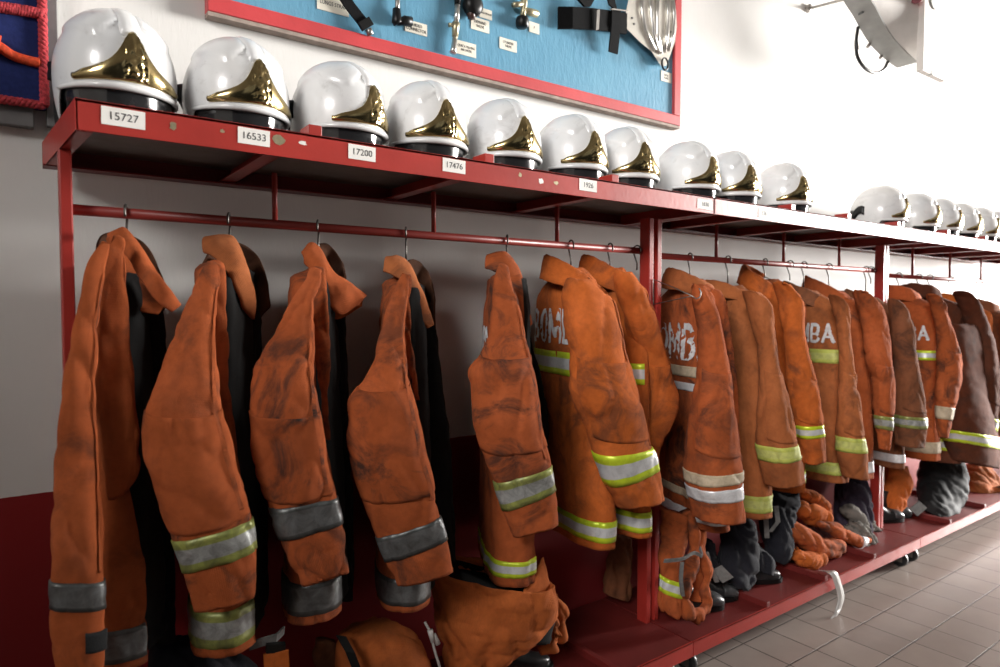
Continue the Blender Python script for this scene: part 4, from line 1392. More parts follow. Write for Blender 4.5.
for i, ((u, v), psi, lab) in enumerate(helms):
    o = H0 if i == 0 else copy_tree(H0)
    p = at(u, v, 1.77)
    o.location = (p[0], 1.77, HZ)
    o.rotation_euler = (0, 0, math.radians(-90 + psi))
    o['label'] = lab
    o.location.z = ZT + 0.1085

# ------------------------------------------------------------------ equipment board on the wall
BX0, BX1, BZ0, BZ1 = 0.455, 2.50, 2.245, 3.25
board = thing('display_board', 'blue equipment board with a red frame mounted high on the wall', 'board', (1.47, WALL, BZ0))
m = MB(); m.box((BX0 + 0.02, WALL - 0.030, BZ0 + 0.02), (BX1 - 0.02, WALL - 0.001, BZ1 - 0.02)); m.build('panel', M['board_blue'], board)
m = MB()
m.box((BX0, WALL - 0.044, BZ0), (BX1, WALL - 0.004, BZ0 + 0.045), 0.003); m.build('frame_bottom_bar', M['frame_red'], board)
m = MB(); m.box((BX0, WALL - 0.044, BZ0 + 0.0455), (BX0 + 0.045, WALL - 0.004, BZ1), 0.003); m.build('frame_side_bar', M['frame_red'], board)
m = MB(); m.box((BX1 - 0.045, WALL - 0.044, BZ0 + 0.0455), (BX1, WALL - 0.004, BZ1), 0.003); m.build('frame_side_bar', M['frame_red'], board)
m = MB(); m.box((BX0 + 0.001, WALL - 0.040, BZ0 - 0.012), (BX1 - 0.001, WALL - 0.002, BZ0 - 0.0005)); m.build('bare_lower_edge', M['wood_raw'], board)
YP = WALL - 0.0305


def name_plate(u, v, lines, w, h, size):
    p = at(u, v, YP)
    o = plate('name_plate', M['plate_cream'], board, (p[0], YP, p[2]), w, h, 0.002)
    n = len(lines)
    for i, t in enumerate(lines):
        wall_text(t, size, (p[0], YP - 0.0023, p[2] + (n - 1) * size * 0.5 - i * size * 1.0), o, M['ink'], 'plate_lettering', xs=0.82)


name_plate(333, 5, ['LUNGS STRAP'], 0.105, 0.05, 0.017)
name_plate(416, 28, ['GUIDED', 'CONNECTOR'], 0.085, 0.04, 0.015)
name_plate(466, 49, ['QUICK FILLING', 'AIR HOSE'], 0.085, 0.048, 0.013)
name_plate(480, 25, ['DEMAND', 'VALVE'], 0.08, 0.045, 0.015)
name_plate(485.5, 14, ['LUNG DEMAND'], 0.055, 0.035, 0.009)
name_plate(508, 45, ['CYLINDER', 'VALVE'], 0.08, 0.042, 0.013)
name_plate(534, 28, ['P'], 0.05, 0.04, 0.014)
name_plate(666, 77, ['BACK', 'PLATE'], 0.07, 0.045, 0.013)


def bpt(u, v, d=0.02):
    return at(u, v, YP - d)


def board_item(name, label, cat, u, v):
    return thing(name, label, cat, bpt(u, v, 0.01))


# strap
it = board_item('harness_strap', 'black webbing strap with end buckle on the blue board', 'strap', 358, 18)
m = MB(); A = [bpt(338, -12), bpt(350, 6), bpt(361, 20), bpt(367, 27)]
W = Vector((0.014, 0, 0.012)); m.ribbon(A, [W] * 4, 0.006); m.build('webbing', M['black_web'], it)
m = MB(); m.ribbon([bpt(363, 20, 0.025), bpt(368, 28, 0.025)], [Vector((0.018, 0, 0.014))] * 2, 0.012); m.build('buckle', M['black_plastic'], it)
m = MB(); m.tube([bpt(368, 29), bpt(371, 35)], [0.012, 0.010], 12); m.build('strap_end_clip', M['steel'], it, True)
# gauge hose
it = board_item('pressure_hose', 'short black angled hose connector on the blue board', 'hose connector', 400, 18)
m = MB(); m.tube([bpt(397, -10), bpt(397.5, 4), bpt(397, 12)], 0.008, 12); m.build('hose', M['steel'], it, True)
m = MB(); m.tube([bpt(396.5, 9), bpt(397, 22), bpt(398, 24)], [0.013, 0.017, 0.016], 14); m.build('elbow', M['black_plastic'], it, True)
m = MB(); m.tube([bpt(397, 21), bpt(403, 21), bpt(404, 20.5), bpt(411, 22)], [0.014, 0.014, 0.016, 0.017], 14); m.build('coupling', M['black_plastic'], it, True)
# lance
it = board_item('air_hose', 'silver air hose end hanging on the blue board', 'air hose', 456, 28)
m = MB(); m.tube([bpt(458, -10), bpt(457.5, 5)], 0.011, 12); m.build('hose', M['black_plastic'], it, True)
m = MB(); m.tube([bpt(457.5, 5), bpt(456, 24)], 0.0095, 12); m.build('metal_tube', M['steel_bright'], it, True)
m = MB(); m.tube([bpt(456, 23), bpt(455.5, 27), bpt(455, 37)], [0.014, 0.013, 0.011], 12); m.tube([bpt(449, 25), bpt(456, 25)], [0.008, 0.007], 10); m.build('valve_fitting', M['brass'], it, True)
m = MB(); m.tube([bpt(455, 37), bpt(453.5, 49), bpt(453, 53)], [0.009, 0.010, 0.013], 12); m.build('nozzle_tip', M['steel_bright'], it, True)
# demand valve
it = board_item('demand_valve', 'round black breathing valve on the blue board', 'valve', 470, 8)
p = bpt(470, 8, 0.0)
m = MB(); m.lathe([(0.02, 0), (0.034, 0.004), (0.038, 0.018), (0.034, 0.036), (0.02, 0.044), (0.012, 0.046)], p, (0, -1, 0), 26); m.build('valve_body', M['black_plastic'], it, True)
m = MB(); m.tube([bpt(471, -8, 0.02), bpt(471, 4, 0.02)], 0.014, 12); m.tube([bpt(471, 10, 0.02), bpt(471.5, 19, 0.02)], [0.016, 0.013], 12); m.build('valve_stem', plain('dark_brown_plastic', (0.05, 0.018, 0.012), 0.4), it, True)
# cylinder valve
it = board_item('cylinder_valve', 'brass cylinder valve with a black knob on the blue board', 'valve', 523, 15)
m = MB(); m.tube([bpt(524, -10), bpt(524, 4), bpt(523.5, 10), bpt(522.5, 18)], [0.013, 0.013, 0.010, 0.011], 14); m.tube([bpt(523, 10), bpt(530, 12), bpt(537, 14)], [0.011, 0.014, 0.014], 12); m.tube([bpt(523, 4), bpt(513, 5)], [0.011, 0.010], 12)
m.build('valve_body', M['brass'], it, True)
m = MB(); m.lathe([(0.012, 0.03), (0.022, 0.026), (0.025, 0.014), (0.024, -0.006), (0.019, -0.012)], bpt(522.3, 24.5), (0, 0, 1), 20); m.build('knob', M['black_plastic'], it, True)
# waist belt
it = board_item('waist_belt', 'wide black waist belt with buckles on the blue board', 'belt', 595, 15)
m = MB(); A = [bpt(558, 18, 0.012), bpt(572, 18, 0.035), bpt(590, 19, 0.04), bpt(608, 21, 0.035), bpt(626, 24, 0.03)]
m.ribbon(A, [Vector((0, 0, 0.042))] * 5, 0.012); m.build('belt_webbing', M['black_web'], it)
m = MB(); m.ribbon([bpt(616, 10, 0.045), bpt(616, 25, 0.048), bpt(613, 53, 0.03)], [Vector((0.026, 0, 0))] * 3, 0.006); m.build('hanging_tail', M['black_web'], it)
m = MB(); m.ribbon([bpt(573, -12, 0.05), bpt(586, 2, 0.05), bpt(592, 2, 0.05), bpt(600, -12, 0.05)], [Vector((0.01, 0, 0.02))] * 4, 0.01)
m.ribbon([bpt(608, -12, 0.05), bpt(613, 8, 0.05)], [Vector((0.024, 0, -0.006))] * 2, 0.006); m.build('shoulder_loop', M['black_web'], it)
for (u0, v0, u1, v1) in ((598, 10, 597, 30), (611, 9, 627, 11)):
    m = MB(); m.ribbon([bpt(u0, v0, 0.056), bpt(u1, v1, 0.054)], [Vector((0.008, 0, 0.004))] * 2, 0.006); m.build('buckle', M['steel'], it)
# back plate
it = board_item('back_plate', 'pale metal breathing apparatus back plate by the board corner', 'back plate', 650, 30)
outl = [(630, -8), (626, 12), (627, 29), (640, 42), (652, 52), (657, 60), (661, 66), (666, 66), (670, 56), (675, 42), (677, 26), (676, 10), (670, -8)]
fr = [bpt(u, v, 0.030) for (u, v) in outl]; bk = [bpt(u, v, 0.012) for (u, v) in outl]
n = len(outl)
m = MB(); m.add(fr + bk, [tuple(range(n)), tuple(range(2 * n - 1, n - 1, -1))] + [(i, (i + 1) % n, n + (i + 1) % n, n + i) for i in range(n)]); m.build('plate_body', M['alu'], it)
for ln in ([(641, -8), (642, 12), (645, 30), (655, 50)], [(650, -8), (651, 10), (653, 34), (659, 52)], [(658, -8), (657, 12), (657, 34), (661, 54)], [(666, -8), (668, 12), (667, 34), (664, 52)], [(672, -6), (674, 14), (673, 34), (668, 50)]):
    m = MB(); m.tube([bpt(u, v, 0.034) for u, v in ln], 0.010, 10); m.build('pressed_rib', M['steel_bright'], it, True)
m = MB(); c = bpt(665, 64, 0.042); m.tube([c + np.array([0.020 * math.cos(a), 0, 0.026 * math.sin(a)]) for a in np.linspace(0, 2 * PI, 20)], 0.004, 8); m.build('ring', M['black_plastic'], it, True)
for (u, v) in ((632, 18), (634, 24), (652, 14), (653, 22), (671, 32)):
    m = MB(); m.lathe([(0.005, 0), (0.004, 0.003)], bpt(u, v, 0.030), (0, -1, 0), 8); m.build('rivet_hole', M['ink'], it)

# rope board
rb = thing('rope_board', 'navy blue panel edged with red rope, beside the first helmet', 'board', (-0.35, WALL, 1.89))
ZB = 1.905
m = MB(); m.box((-0.9, WALL - 0.045, ZB), (0.072, WALL - 0.004, 2.75), 0.003); m.build('panel', M['navy_felt'], rb)
m = MB(); m.box((-0.9, WALL - 0.035, ZB - 0.05), (0.045, WALL - 0.003, ZB - 0.002), 0.002); m.box((0.0725, WALL - 0.03, ZB - 0.04), (0.10, WALL - 0.003, 2.75), 0.002); m.build('backing_board', M['grey_board'], rb)
m = MB()


def twisted(m, pts, R, n=3, turns=60):
    D = catmull(pts, 160)
    for s in range(n):
        Q = []
        for i, p in enumerate(D):
            a = 2 * PI * (s / n + turns * i / 160 / 4)
            t = D[min(i + 1, 159)] - D[max(i - 1, 0)]; t /= np.linalg.norm(t)
            e = np.array([0, -1.0, 0]); f = np.cross(t, e)
            Q.append(p + (e * math.sin(a) + f * math.cos(a)) * R * 0.55)
        m.tube(Q, R * 0.62, 6)


yb = WALL - 0.050
m = MB(); twisted(m, [(0.068, yb, 2.75), (0.068, yb, 2.3), (0.068, yb, ZB + 0.004)], 0.010, 3, 90); twisted(m, [(0.066, yb, ZB + 0.004), (-0.3, yb, ZB + 0.004), (-0.9, yb, ZB + 0.004)], 0.010, 3, 90)
m.build('rope_edging', M['rope_red'], rb, True)
m = MB(); q = [at(-40, 0, yb), at(0, 7, yb), at(20, 10, yb), at(43, 14, yb)]; twisted(m, q, 0.012, 3, 30)
o = m.build('display_rope', M['rope_red'], None, True, loc=tuple(q[2])); tag(o, 'red twisted rope across the top of the navy panel', 'rope')
m = MB(); q = [at(-30, 40, yb - 0.005), at(-8, 44, yb - 0.012), at(0, 47, yb - 0.012), at(12, 55, yb), at(26, 60, yb), at(40, 63, yb)]; m.tube(catmull(q, 40), [0.026 if i < 14 else 0.012 for i in range(40)], 12)
o = m.build('display_rope', M['rope_orange'], None, True, loc=tuple(q[2])); tag(o, 'thick orange rope with a bound end on the navy panel', 'rope')

# ------------------------------------------------------------------ fixture high on the wall
fx = thing('wall_fixture', 'white fixture standing off the wall with a curved grey rim and cable loop', 'wall fixture', at(845, 0, 1.8))
lp = [(836, -22), (843, 0), (853, 16), (860, 29), (869, 43), (878, 53), (887, 61), (897, 68)]
bk = [at(u, v, 1.80) for (u, v) in lp]
fr = [p + np.array([0, -0.115, 0]) for p in bk]
bk = catmull(bk, 30); fr = catmull(fr, 30)
ctr = bk[15] + np.array([0.45, 0, 0.45])
V, Fc = [], []
for i in range(30):
    for (p, o) in ((bk[i], 0), (fr[i], 0), (fr[i], 0.012), (bk[i], 0.012)):
        d = ctr - p; d[1] = 0; d = d / np.linalg.norm(d)
        V.append(p + d * o)
for i in range(29):
    for k in range(4):
        Fc.append((i * 4 + k, i * 4 + (k + 1) % 4, (i + 1) * 4 + (k + 1) % 4, (i + 1) * 4 + k))
Fc.append((3, 2, 1, 0)); Fc.append((116, 117, 118, 119))
m = MB(); m.add(V, Fc); m.build('curved_rim', M['fix_grey'], fx, True, sharp=40)
# hollow inside face, turned away from the bay doors
V = []
for q, p in enumerate(fr):
    f = q / (len(fr) - 1)
    V += [p + np.array([0.006, 0.002, 0.004]), at(924 - 4.5 * f, -24 + 90 * f, 1.60)]
n = len(V)
V = V + [p + np.array([0.012, 0.004, 0]) for p in V]
Fc = []
for q in range(len(fr) - 1):
    a_ = 2 * q
    Fc += [(a_, a_ + 1, a_ + 3, a_ + 2), (n + a_, n + a_ + 2, n + a_ + 3, n + a_ + 1), (a_, a_ + 2, n + a_ + 2, n + a_), (a_ + 1, n + a_ + 1, n + a_ + 3, a_ + 3)]
m = MB(); m.add(V, Fc); m.build('inner_face', M['fix_white'], fx, True, sharp=40)
ca, cc = at(923, 70, 1.58), at(947, 70, 1.58)
m = MB(); m.box((ca[0], 1.58, ca[2]), (cc[0], 1.615, ca[2] + 0.55), 0.004); m.build('end_casing', M['fix_white'], fx)
fa, fb = at(932, 58, 1.577), at(937, 73, 1.577)
m = MB(); m.box((fa[0], 1.577, fb[2]), (fa[0] + 0.02, 1.60, ca[2] - 0.0005)); m.build('lower_fin', M['fix_grey'], fx)
m = MB(); c = at(934, 0, 1.578); m.lathe([(0.035, 0.0), (0.05, 0.0), (0.05, 0.006), (0.035, 0.006)], c, (0, -1, 0), 30); m.build('ring_badge', M['fix_grey'], fx, True, sharp=40)
m = MB(); c = at(917, -2, 1.60); m.lathe([(0.03, 0.0), (0.03, 0.006)], c, (-1, -0.4, 0), 24); m.build('maroon_disc', M['maroon'], fx)
m = MB(); w0 = at(807, 9, WALL); w1 = at(846, -1, 1.80); m.tube([w0, w0 * 0.4 + w1 * 0.6, w1], 0.008, 10); m.lathe([(0.022, 0), (0.022, 0.02), (0.012, 0.025)], w0, (0, -1, 0), 16); m.build('standoff_rod', M['steel'], fx, True, sharp=40)
m = MB(); cl = catmull([at(u, v, 1.80) for (u, v) in ((858, 27), (856, 44), (858, 58), (866, 69), (876, 73), (884, 69), (888, 61))], 40); m.tube(cl, 0.009, 8); m.tube([at(856.3, 42, 1.80), at(857, 50, 1.80)], 0.010, 8); m.build('cable_loop', M['rubber'], fx, True)
for (u, v) in ((869.5, 44), (882, 55)):
    m = MB(); c = at(u, v, 1.80); m.tube([c, c + np.array([-0.02, 0, -0.02])], 0.009, 8); m.build('bolt', M['steel'], fx)
m = MB(); m.tube([at(857.5, 15, 1.785), at(863, 12.2, 1.735)], 0.005, 8); m.build('seam_clip', M['ink'], fx)


# ------------------------------------------------------------------ trousers, boots and straps on the bottom shelves
ZL = 0.163


def blob(path, wid, hei, seed, n=2.2, fold=0.010, crease=0.010, up=(0, 0, 1), elb=()):
    """soft tube: path points, half widths across and half heights"""
    P = np.asarray(path, float)
    T = np.gradient(P, axis=0); T /= np.linalg.norm(T, axis=1, keepdims=True)
    Cs, As, Bs = [], [], []
    u = np.array(up, float)
    for i in range(len(P)):
        uu = u - T[i] * np.dot(u, T[i])
        if np.linalg.norm(uu) < 1e-3: uu = np.array([1.0, 0, 0])
        uu /= np.linalg.norm(uu); s = np.cross(T[i], uu)
        Cs.append(P[i]); As.append(s * wid[i]); Bs.append(uu * hei[i])
    return Loft(Cs, As, Bs, n, fold, crease, seed, elb, None, 1.0)


def boot(root, p, yaw, sc=1.0, shaft=0.24, cap='toecap'):
    """safety boot standing at p (heel), toe along yaw"""
    d = np.array([math.cos(yaw), math.sin(yaw), 0]); s = np.array([-d[1], d[0], 0]); z = np.array([0, 0, 1.0])
    p = np.array(p, float)
    b = thing
    Cs, As, Bs = [], [], []
    for (x, zz, rx, ry) in ((0.035, shaft, 0.058, 0.05), (0.033, 0.16, 0.055, 0.047), (0.035, 0.11, 0.060, 0.043), (0.06, 0.075, 0.085, 0.042), (0.10, 0.05, 0.125, 0.045), (0.105, 0.028, 0.132, 0.048), (0.105, 0.018, 0.132, 0.048)):
        Cs.append(p + (d * x + z * zz) * sc); As.append(d * rx * sc); Bs.append(s * ry * sc)
    L = Loft(Cs, As, Bs, 2.2, 0.003, 0.002, p[0] * 9)
    up_ = L.mesh('boot_upper', M['rubber'], root, 40, 40, hem=0)
    # sole
    m = MB(); pts = []
    for a in np.linspace(0, 2 * PI, 33)[:-1]:
        c, q = math.cos(a), math.sin(a)
        w = 0.053 + 0.004 * c
        pts.append(p + (d * (0.105 + 0.140 * spow(np.array(c), 0.85)) + s * w * spow(np.array(q), 0.8)) * sc)
    n = 32
    m.add([q + z * 0.001 for q in pts] + [q + z * 0.024 * sc for q in pts], [tuple(range(n))[::-1], tuple(range(n, 2 * n))] + [(i, (i + 1) % n, n + (i + 1) % n, n + i) for i in range(n)])
    m.build('sole', M['black_plastic'], up_)
    if cap:
        Cs, As, Bs = [], [], []
        for (x, zz, r) in ((0.165, 0.045, 0.044), (0.195, 0.043, 0.044), (0.222, 0.037, 0.036), (0.24, 0.032, 0.022), (0.247, 0.03, 0.006)):
            Cs.append(p + (d * x + z * zz) * sc); As.append(s * r * 1.08 * sc); Bs.append(z * (r * 0.72) * sc)
        Loft(Cs, As, Bs, 2.3, 0.0, 0.0, 0).mesh('toe_cap', M[cap], up_, 16, 28, hem=0)
    return up_


# 1: bulky orange trousers dropped over boots
t = thing('bunker_trousers', 'bulky orange trousers dropped open over boots below the fifth jacket', 'trousers', (1.36, 1.75, ZL), 'trousers and boots on the bottom shelves')


def pxrows(rows, k=0.6, seed=0, fold=0.012, crease=0.012, n=2.3, phi=0.5):
    """rows: (v, uL, uR, Y[, tilt])"""
    Cs, As, Bs = [], [], []
    ea = np.array([math.cos(phi), -math.sin(phi), 0]); eb = np.array([math.sin(phi), math.cos(phi), 0])
    for r in rows:
        v, a, b_, Y = r[:4]; tl = r[4] if len(r) > 4 else 0
        kk = r[5] if len(r) > 5 else k
        pL, pR = at(a, v + tl / 2, Y), at(b_, v - tl / 2, Y)
        c = (pL + pR) / 2
        d = c[:2] / np.linalg.norm(c[:2]); mm = np.array([d[1], -d[0], 0])
        h = abs(np.dot(pR - pL, mm)) / 2
        q = h / math.sqrt(np.dot(ea, mm) ** 2 + (kk * np.dot(eb, mm)) ** 2)
        Cs.append(c); As.append(ea * q + np.array([0, 0, (pR[2] - pL[2]) / 2])); Bs.append(eb * q * kk)
    return Loft(Cs, As, Bs, n, fold, crease, seed, [], [r[0] for r in rows], 1.0)


L = pxrows([(684, 455, 480, 1.71), (668, 442, 494, 1.70), (645, 435, 514, 1.70), (622, 430, 538, 1.69), (602, 428, 553, 1.69), (585, 428, 556, 1.68), (574, 430, 552, 1.68, 10)], 0.62, 5.1, 0.011, 0.014)
b0 = L.mesh('trouser_body', M['orange_clean'], t, 70, 80, hem=0.09, zfloor=True)
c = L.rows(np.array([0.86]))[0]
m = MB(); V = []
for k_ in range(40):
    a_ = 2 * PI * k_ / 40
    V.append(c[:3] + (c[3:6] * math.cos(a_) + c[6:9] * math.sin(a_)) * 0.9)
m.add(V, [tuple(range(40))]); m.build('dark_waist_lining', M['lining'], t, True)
L = pxrows([(640, 440, 545, 1.71), (620, 434, 551, 1.70), (600, 433, 553, 1.69), (583, 433, 550, 1.68), (577, 434, 546, 1.68, 8)], 0.58, 5.1, 0.011, 0.014)
L.band('inner_waistband', M['lining'], t, 0.3, 0.97, off=0.0, nth=60, nt=12)
sheet('fly_flap', M['orange_clean'], t, px([(543, 557, 1.62), (548, 575, 1.60), (551, 600, 1.60), (546, 625, 1.61), (530, 645, 1.62)]), px([(534, 572, 1.60), (524, 592, 1.58), (522, 612, 1.58), (524, 630, 1.60), (522, 642, 1.62)]), bulge=0.012, thick=0.012, seed=2)
for (pth, w, sd) in ((((552, 598, 1.72), (561, 616, 1.71), (560, 634, 1.70), (548, 646, 1.70)), 0.030, 3.0), (((545, 612, 1.68), (556, 628, 1.67), (553, 645, 1.67), (540, 652, 1.68)), 0.026, 8.0)):
    blob(px(pth), [w * 0.8, w, w, w * 0.5], [w * 0.8, w, w, w * 0.5], sd, crease=0.008).mesh('bunched_leg', M['orange_clean'], t, 40, 32, hem=0, zfloor=True)
bt = thing('fire_boot', 'black rubber boot under the bulky orange trousers', 'boots', (1.45, 1.72, ZL), 'trousers and boots on the bottom shelves')
boot(bt, (1.25, 1.825, ZL), math.radians(-25), 1.0, 0.17, None)

# 2: nearest trousers
t = thing('bunker_trousers', 'orange trousers with a pale drawcord, cut by the lower photo edge', 'trousers', (0.80, 1.66, ZL), 'trousers and boots on the bottom shelves')
L = pxrows([(622, 368, 402, 1.70, 6), (632, 345, 418, 1.70, 10), (648, 334, 428, 1.70, 6), (670, 332, 434, 1.70, 0), (700, 332, 438, 1.70, 0), (735, 340, 434, 1.70, 0)], 0.6, 7.3)
L.mesh('trouser_leg', M['orange_clean'], t, 60, 64, zfloor=True)
L2 = pxrows([(640, 316, 340, 1.78, 4), (655, 312, 344, 1.78, 4), (690, 310, 346, 1.78, 0), (730, 314, 350, 1.78, 0)], 0.6, 9.3)
L2.mesh('second_leg', M['brown_dark'], t, 40, 40, zfloor=True)
m = MB(); m.ribbon(px([(341, 636, 1.66), (350, 652, 1.63), (358, 672, 1.62)]), [Vector((0.012, -0.004, -0.004))] * 3, 0.006); m.build('dark_braid', M['lining'], t)
m = MB(); m.tube(catmull(px([(425, 622, 1.66), (431, 634, 1.65), (434, 648, 1.645), (440, 668, 1.64)]), 30), 0.004, 8); m.tube(px([(430, 630, 1.65), (433, 642, 1.645)]), [0.009, 0.007], 8); m.tube(px([(434, 634, 1.65), (438, 644, 1.645)]), [0.006, 0.008], 8); m.build('drawcord', M['silver_strap'], t, True)

# 3: dark boots and trousers at the near end
t = thing('bunker_trousers', 'navy black trousers below the second jacket', 'trousers', (0.42, 1.72, ZL), 'trousers and boots on the bottom shelves')
L = pxrows([(640, 168, 200, 1.72, 0), (650, 152, 236, 1.71, 4), (668, 146, 262, 1.70, 8), (700, 144, 268, 1.70, 4), (760, 150, 262, 1.72, 0)], 0.6, 4.2)
L.mesh('trouser_body', M['navy'], t, 50, 64, zfloor=True)
m = MB(); m.ribbon(px([(250, 646, 1.62), (262, 642, 1.60), (276, 638, 1.60), (284, 630, 1.62)]), [Vector((0, -0.004, 0.012))] * 4, 0.004); m.build('grey_brace', M['grey_strap'], t)
m = MB(); m.ribbon(px([(266, 648, 1.60), (285, 647, 1.60)]), [Vector((0, -0.003, 0.012))] * 2, 0.010); m.build('buckle', M['black_plastic'], t)
m = MB(); m.ribbon(px([(276, 652, 1.60), (277, 670, 1.60), (278, 700, 1.62)]), [Vector((0.028, -0.008, 0))] * 3, 0.006); m.build('orange_brace', M['orange_bright'], t)

# 4: shadowed trousers before the first joint post
t = thing('bunker_trousers', 'brown trousers standing in shadow against the wall before the joint posts', 'trousers', (1.93, 1.93, ZL), 'trousers and boots on the bottom shelves')
L = pxrows([(536, 612, 632, 1.96), (555, 606, 634, 1.95), (580, 602, 632, 1.94), (596, 602, 630, 1.93)], 0.6, 2.2)
L.mesh('trouser_leg', M['brown_dark'], t, 40, 44, zfloor=True)
# 5: trousers with lime stripe below jacket 8
t = thing('bunker_trousers', 'orange trousers with a lime and silver leg stripe beside the joint posts', 'trousers', (2.13, 1.70, ZL), 'trousers and boots on the bottom shelves')
L = pxrows([(512, 660, 690, 1.69), (530, 659, 688, 1.69), (560, 658, 682, 1.68), (590, 657, 681, 1.67), (608, 657, 682, 1.66), (616, 660, 680, 1.66)], 0.55, 3.4)
lg = L.mesh('trouser_leg', M['orange'], t, 60, 48, zfloor=True)
L.band('leg_stripe', M['lime'], lg, L.t_of(577), L.t_of(593), off=0.004)
for (pth, w, sd) in ((((684, 512, 1.68), (694, 535, 1.66), (692, 562, 1.65), (684, 590, 1.64), (688, 610, 1.63), (700, 615, 1.62)), 0.030, 1.0),
                     (((702, 520, 1.68), (700, 548, 1.66), (706, 570, 1.65), (705, 592, 1.64), (706, 606, 1.63), (694, 618, 1.62)), 0.026, 5.0),
                     (((690, 560, 1.68), (697, 580, 1.68), (697, 600, 1.67)), 0.03, 6.0)):
    k = len(pth)
    blob(px(pth), [w] * k, [w] * k, sd, crease=0.010, fold=0.008).mesh('bunched_leg', M['orange'], t, 60, 32, hem=0, zfloor=True)
m = MB(); m.ribbon(catmull(px([(664, 561, 1.60), (682, 559, 1.58), (694, 553, 1.58), (702, 556, 1.58), (700, 548, 1.6)]), 20), [Vector((0, -0.002, 0.007))] * 20, 0.004)
m.ribbon(catmull(px([(682, 562, 1.58), (681, 580, 1.58), (683, 596, 1.59)]), 12), [Vector((0.007, -0.003, 0))] * 12, 0.004); m.build('grey_brace', M['grey_strap'], t)

# 6: boots and navy trousers
t = thing('bunker_trousers', 'navy trousers bunched over boots with capped toes, beside the lime striped pair', 'trousers', (2.42, 1.74, ZL), 'trousers and boots on the bottom shelves')
L = pxrows([(508, 728, 748, 1.80), (522, 722, 757, 1.78), (545, 717, 758, 1.76), (565, 716, 756, 1.73), (582, 722, 752, 1.70), (588, 732, 748, 1.69)], 0.9, 8.8, 0.014, 0.016)
L.mesh('trouser_body', M['navy'], t, 60, 56, hem=0, zfloor=True)
L = pxrows([(540, 700, 716, 1.80), (560, 698, 722, 1.79), (585, 700, 728, 1.77), (600, 706, 730, 1.76)], 0.8, 6.8)
L.mesh('trouser_leg', M['navy'], t, 40, 40, hem=0, zfloor=True)
m = MB(); m.ribbon(px([(706, 552, 1.66), (710, 566, 1.65), (717, 582, 1.64)]), [Vector((0.010, -0.004, 0))] * 3, 0.004)
m.ribbon(px([(716, 568, 1.66), (728, 580, 1.63)]), [Vector((0.022, -0.01, 0.01))] * 2, 0.006); m.build('grey_brace', M['grey_strap'], t)
for (hx, hy, lab) in ((2.165, 1.78, 'dark boot with a worn grey toe cap, nearer of a pair beside the orange trousers'), (2.29, 1.80, 'dark boot with a shiny grey toe cap, farther of a pair under navy trousers')):
    bt = thing('fire_boot', lab, 'boots', (hx, hy, ZL), 'trousers and boots on the bottom shelves')
    boot(bt, (hx, hy, ZL), math.radians(-32), 0.9, 0.2)

# 7: second navy pair
t = thing('bunker_trousers', 'dark navy trousers with pale straps, between the boots and the orange heap', 'trousers', (2.80, 1.76, ZL), 'trousers and boots on the bottom shelves')
L = pxrows([(486, 772, 800, 1.83), (498, 764, 799, 1.82), (512, 760, 794, 1.80), (530, 758, 793, 1.78), (550, 760, 790, 1.76), (560, 766, 784, 1.75)], 0.9, 2.8, 0.014, 0.014)
L.mesh('trouser_body', M['navy'], t, 60, 56, hem=0, zfloor=True)
L = pxrows([(548, 752, 770, 1.74), (558, 750, 776, 1.73), (570, 752, 774, 1.71)], 0.9, 12.8, 0.012, 0.014)
L.mesh('trouser_cuff', M['navy'], t, 40, 48, hem=0, zfloor=True)
m = MB()
for (a, b_, c_) in (((770, 505, 1.7), (766, 520, 1.68), (767, 538, 1.68)), ((776, 506, 1.7), (778, 522, 1.68), (770, 532, 1.68))):
    m.ribbon(px([a, b_, c_]), [Vector((0.009, -0.006, 0))] * 3, 0.004)
m.build('pale_brace', M['grey_strap'], t)
bt = thing('fire_boot', 'dark boot under the second navy trousers, next to the orange heap', 'boots', (2.62, 1.80, ZL), 'trousers and boots on the bottom shelves')
boot(bt, (2.62, 1.80, ZL), math.radians(-34), 0.9, 0.18, None)

# 8: orange heap
t = thing('bunker_trousers', 'heap of folded bright orange trousers behind the hanging grey strap', 'trousers', (3.08, 1.72, ZL), 'trousers and boots on the bottom shelves')
heap = [([(788, 528, 1.74), (806, 538, 1.72), (824, 548, 1.70), (842, 556, 1.69)], 0.062, 'orange'), ([(796, 508, 1.80), (812, 514, 1.78), (826, 520, 1.76)], 0.065, 'orange_bright'),
        ([(794, 556, 1.70), (808, 561, 1.68), (824, 564, 1.67)], 0.050, 'orange_bright'), ([(818, 524, 1.72), (836, 530, 1.70), (854, 540, 1.68), (868, 551, 1.66)], 0.046, 'orange'),
        ([(786, 540, 1.78), (792, 552, 1.76), (797, 566, 1.74)], 0.05, 'orange_bright'), ([(816, 498, 1.80), (826, 508, 1.78), (828, 518, 1.76)], 0.036, 'orange_bright'), ([(800, 492, 1.84), (812, 497, 1.82), (822, 500, 1.8)], 0.04, 'orange_bright')]
for i, (pth, w, mt) in enumerate(heap):
    k = len(pth)
    P = px(pth)
    P = [np.array([q[0], q[1], max(q[2], ZL + w * 0.75)]) for q in P]
    ends = [0.75] + [1.0] * (k - 2) + [0.7]
    ends = np.array(ends)
    PP = catmull(P, 9); ww = np.interp(np.linspace(0, 1, 9), np.linspace(0, 1, k), ends) * w
    ww[0] *= 0.6; ww[-1] *= 0.55
    lf = blob(PP, ww, ww * 0.85, 3.3 * i + 1, crease=0.012, fold=0.012)
    lo = lf.mesh('folded_leg', M[mt], t, 50, 44, hem=0, zfloor=True)
    if i == 3:
        lf.band('leg_stripe', M['silver'], lo, 0.78, 0.9, off=0.004)
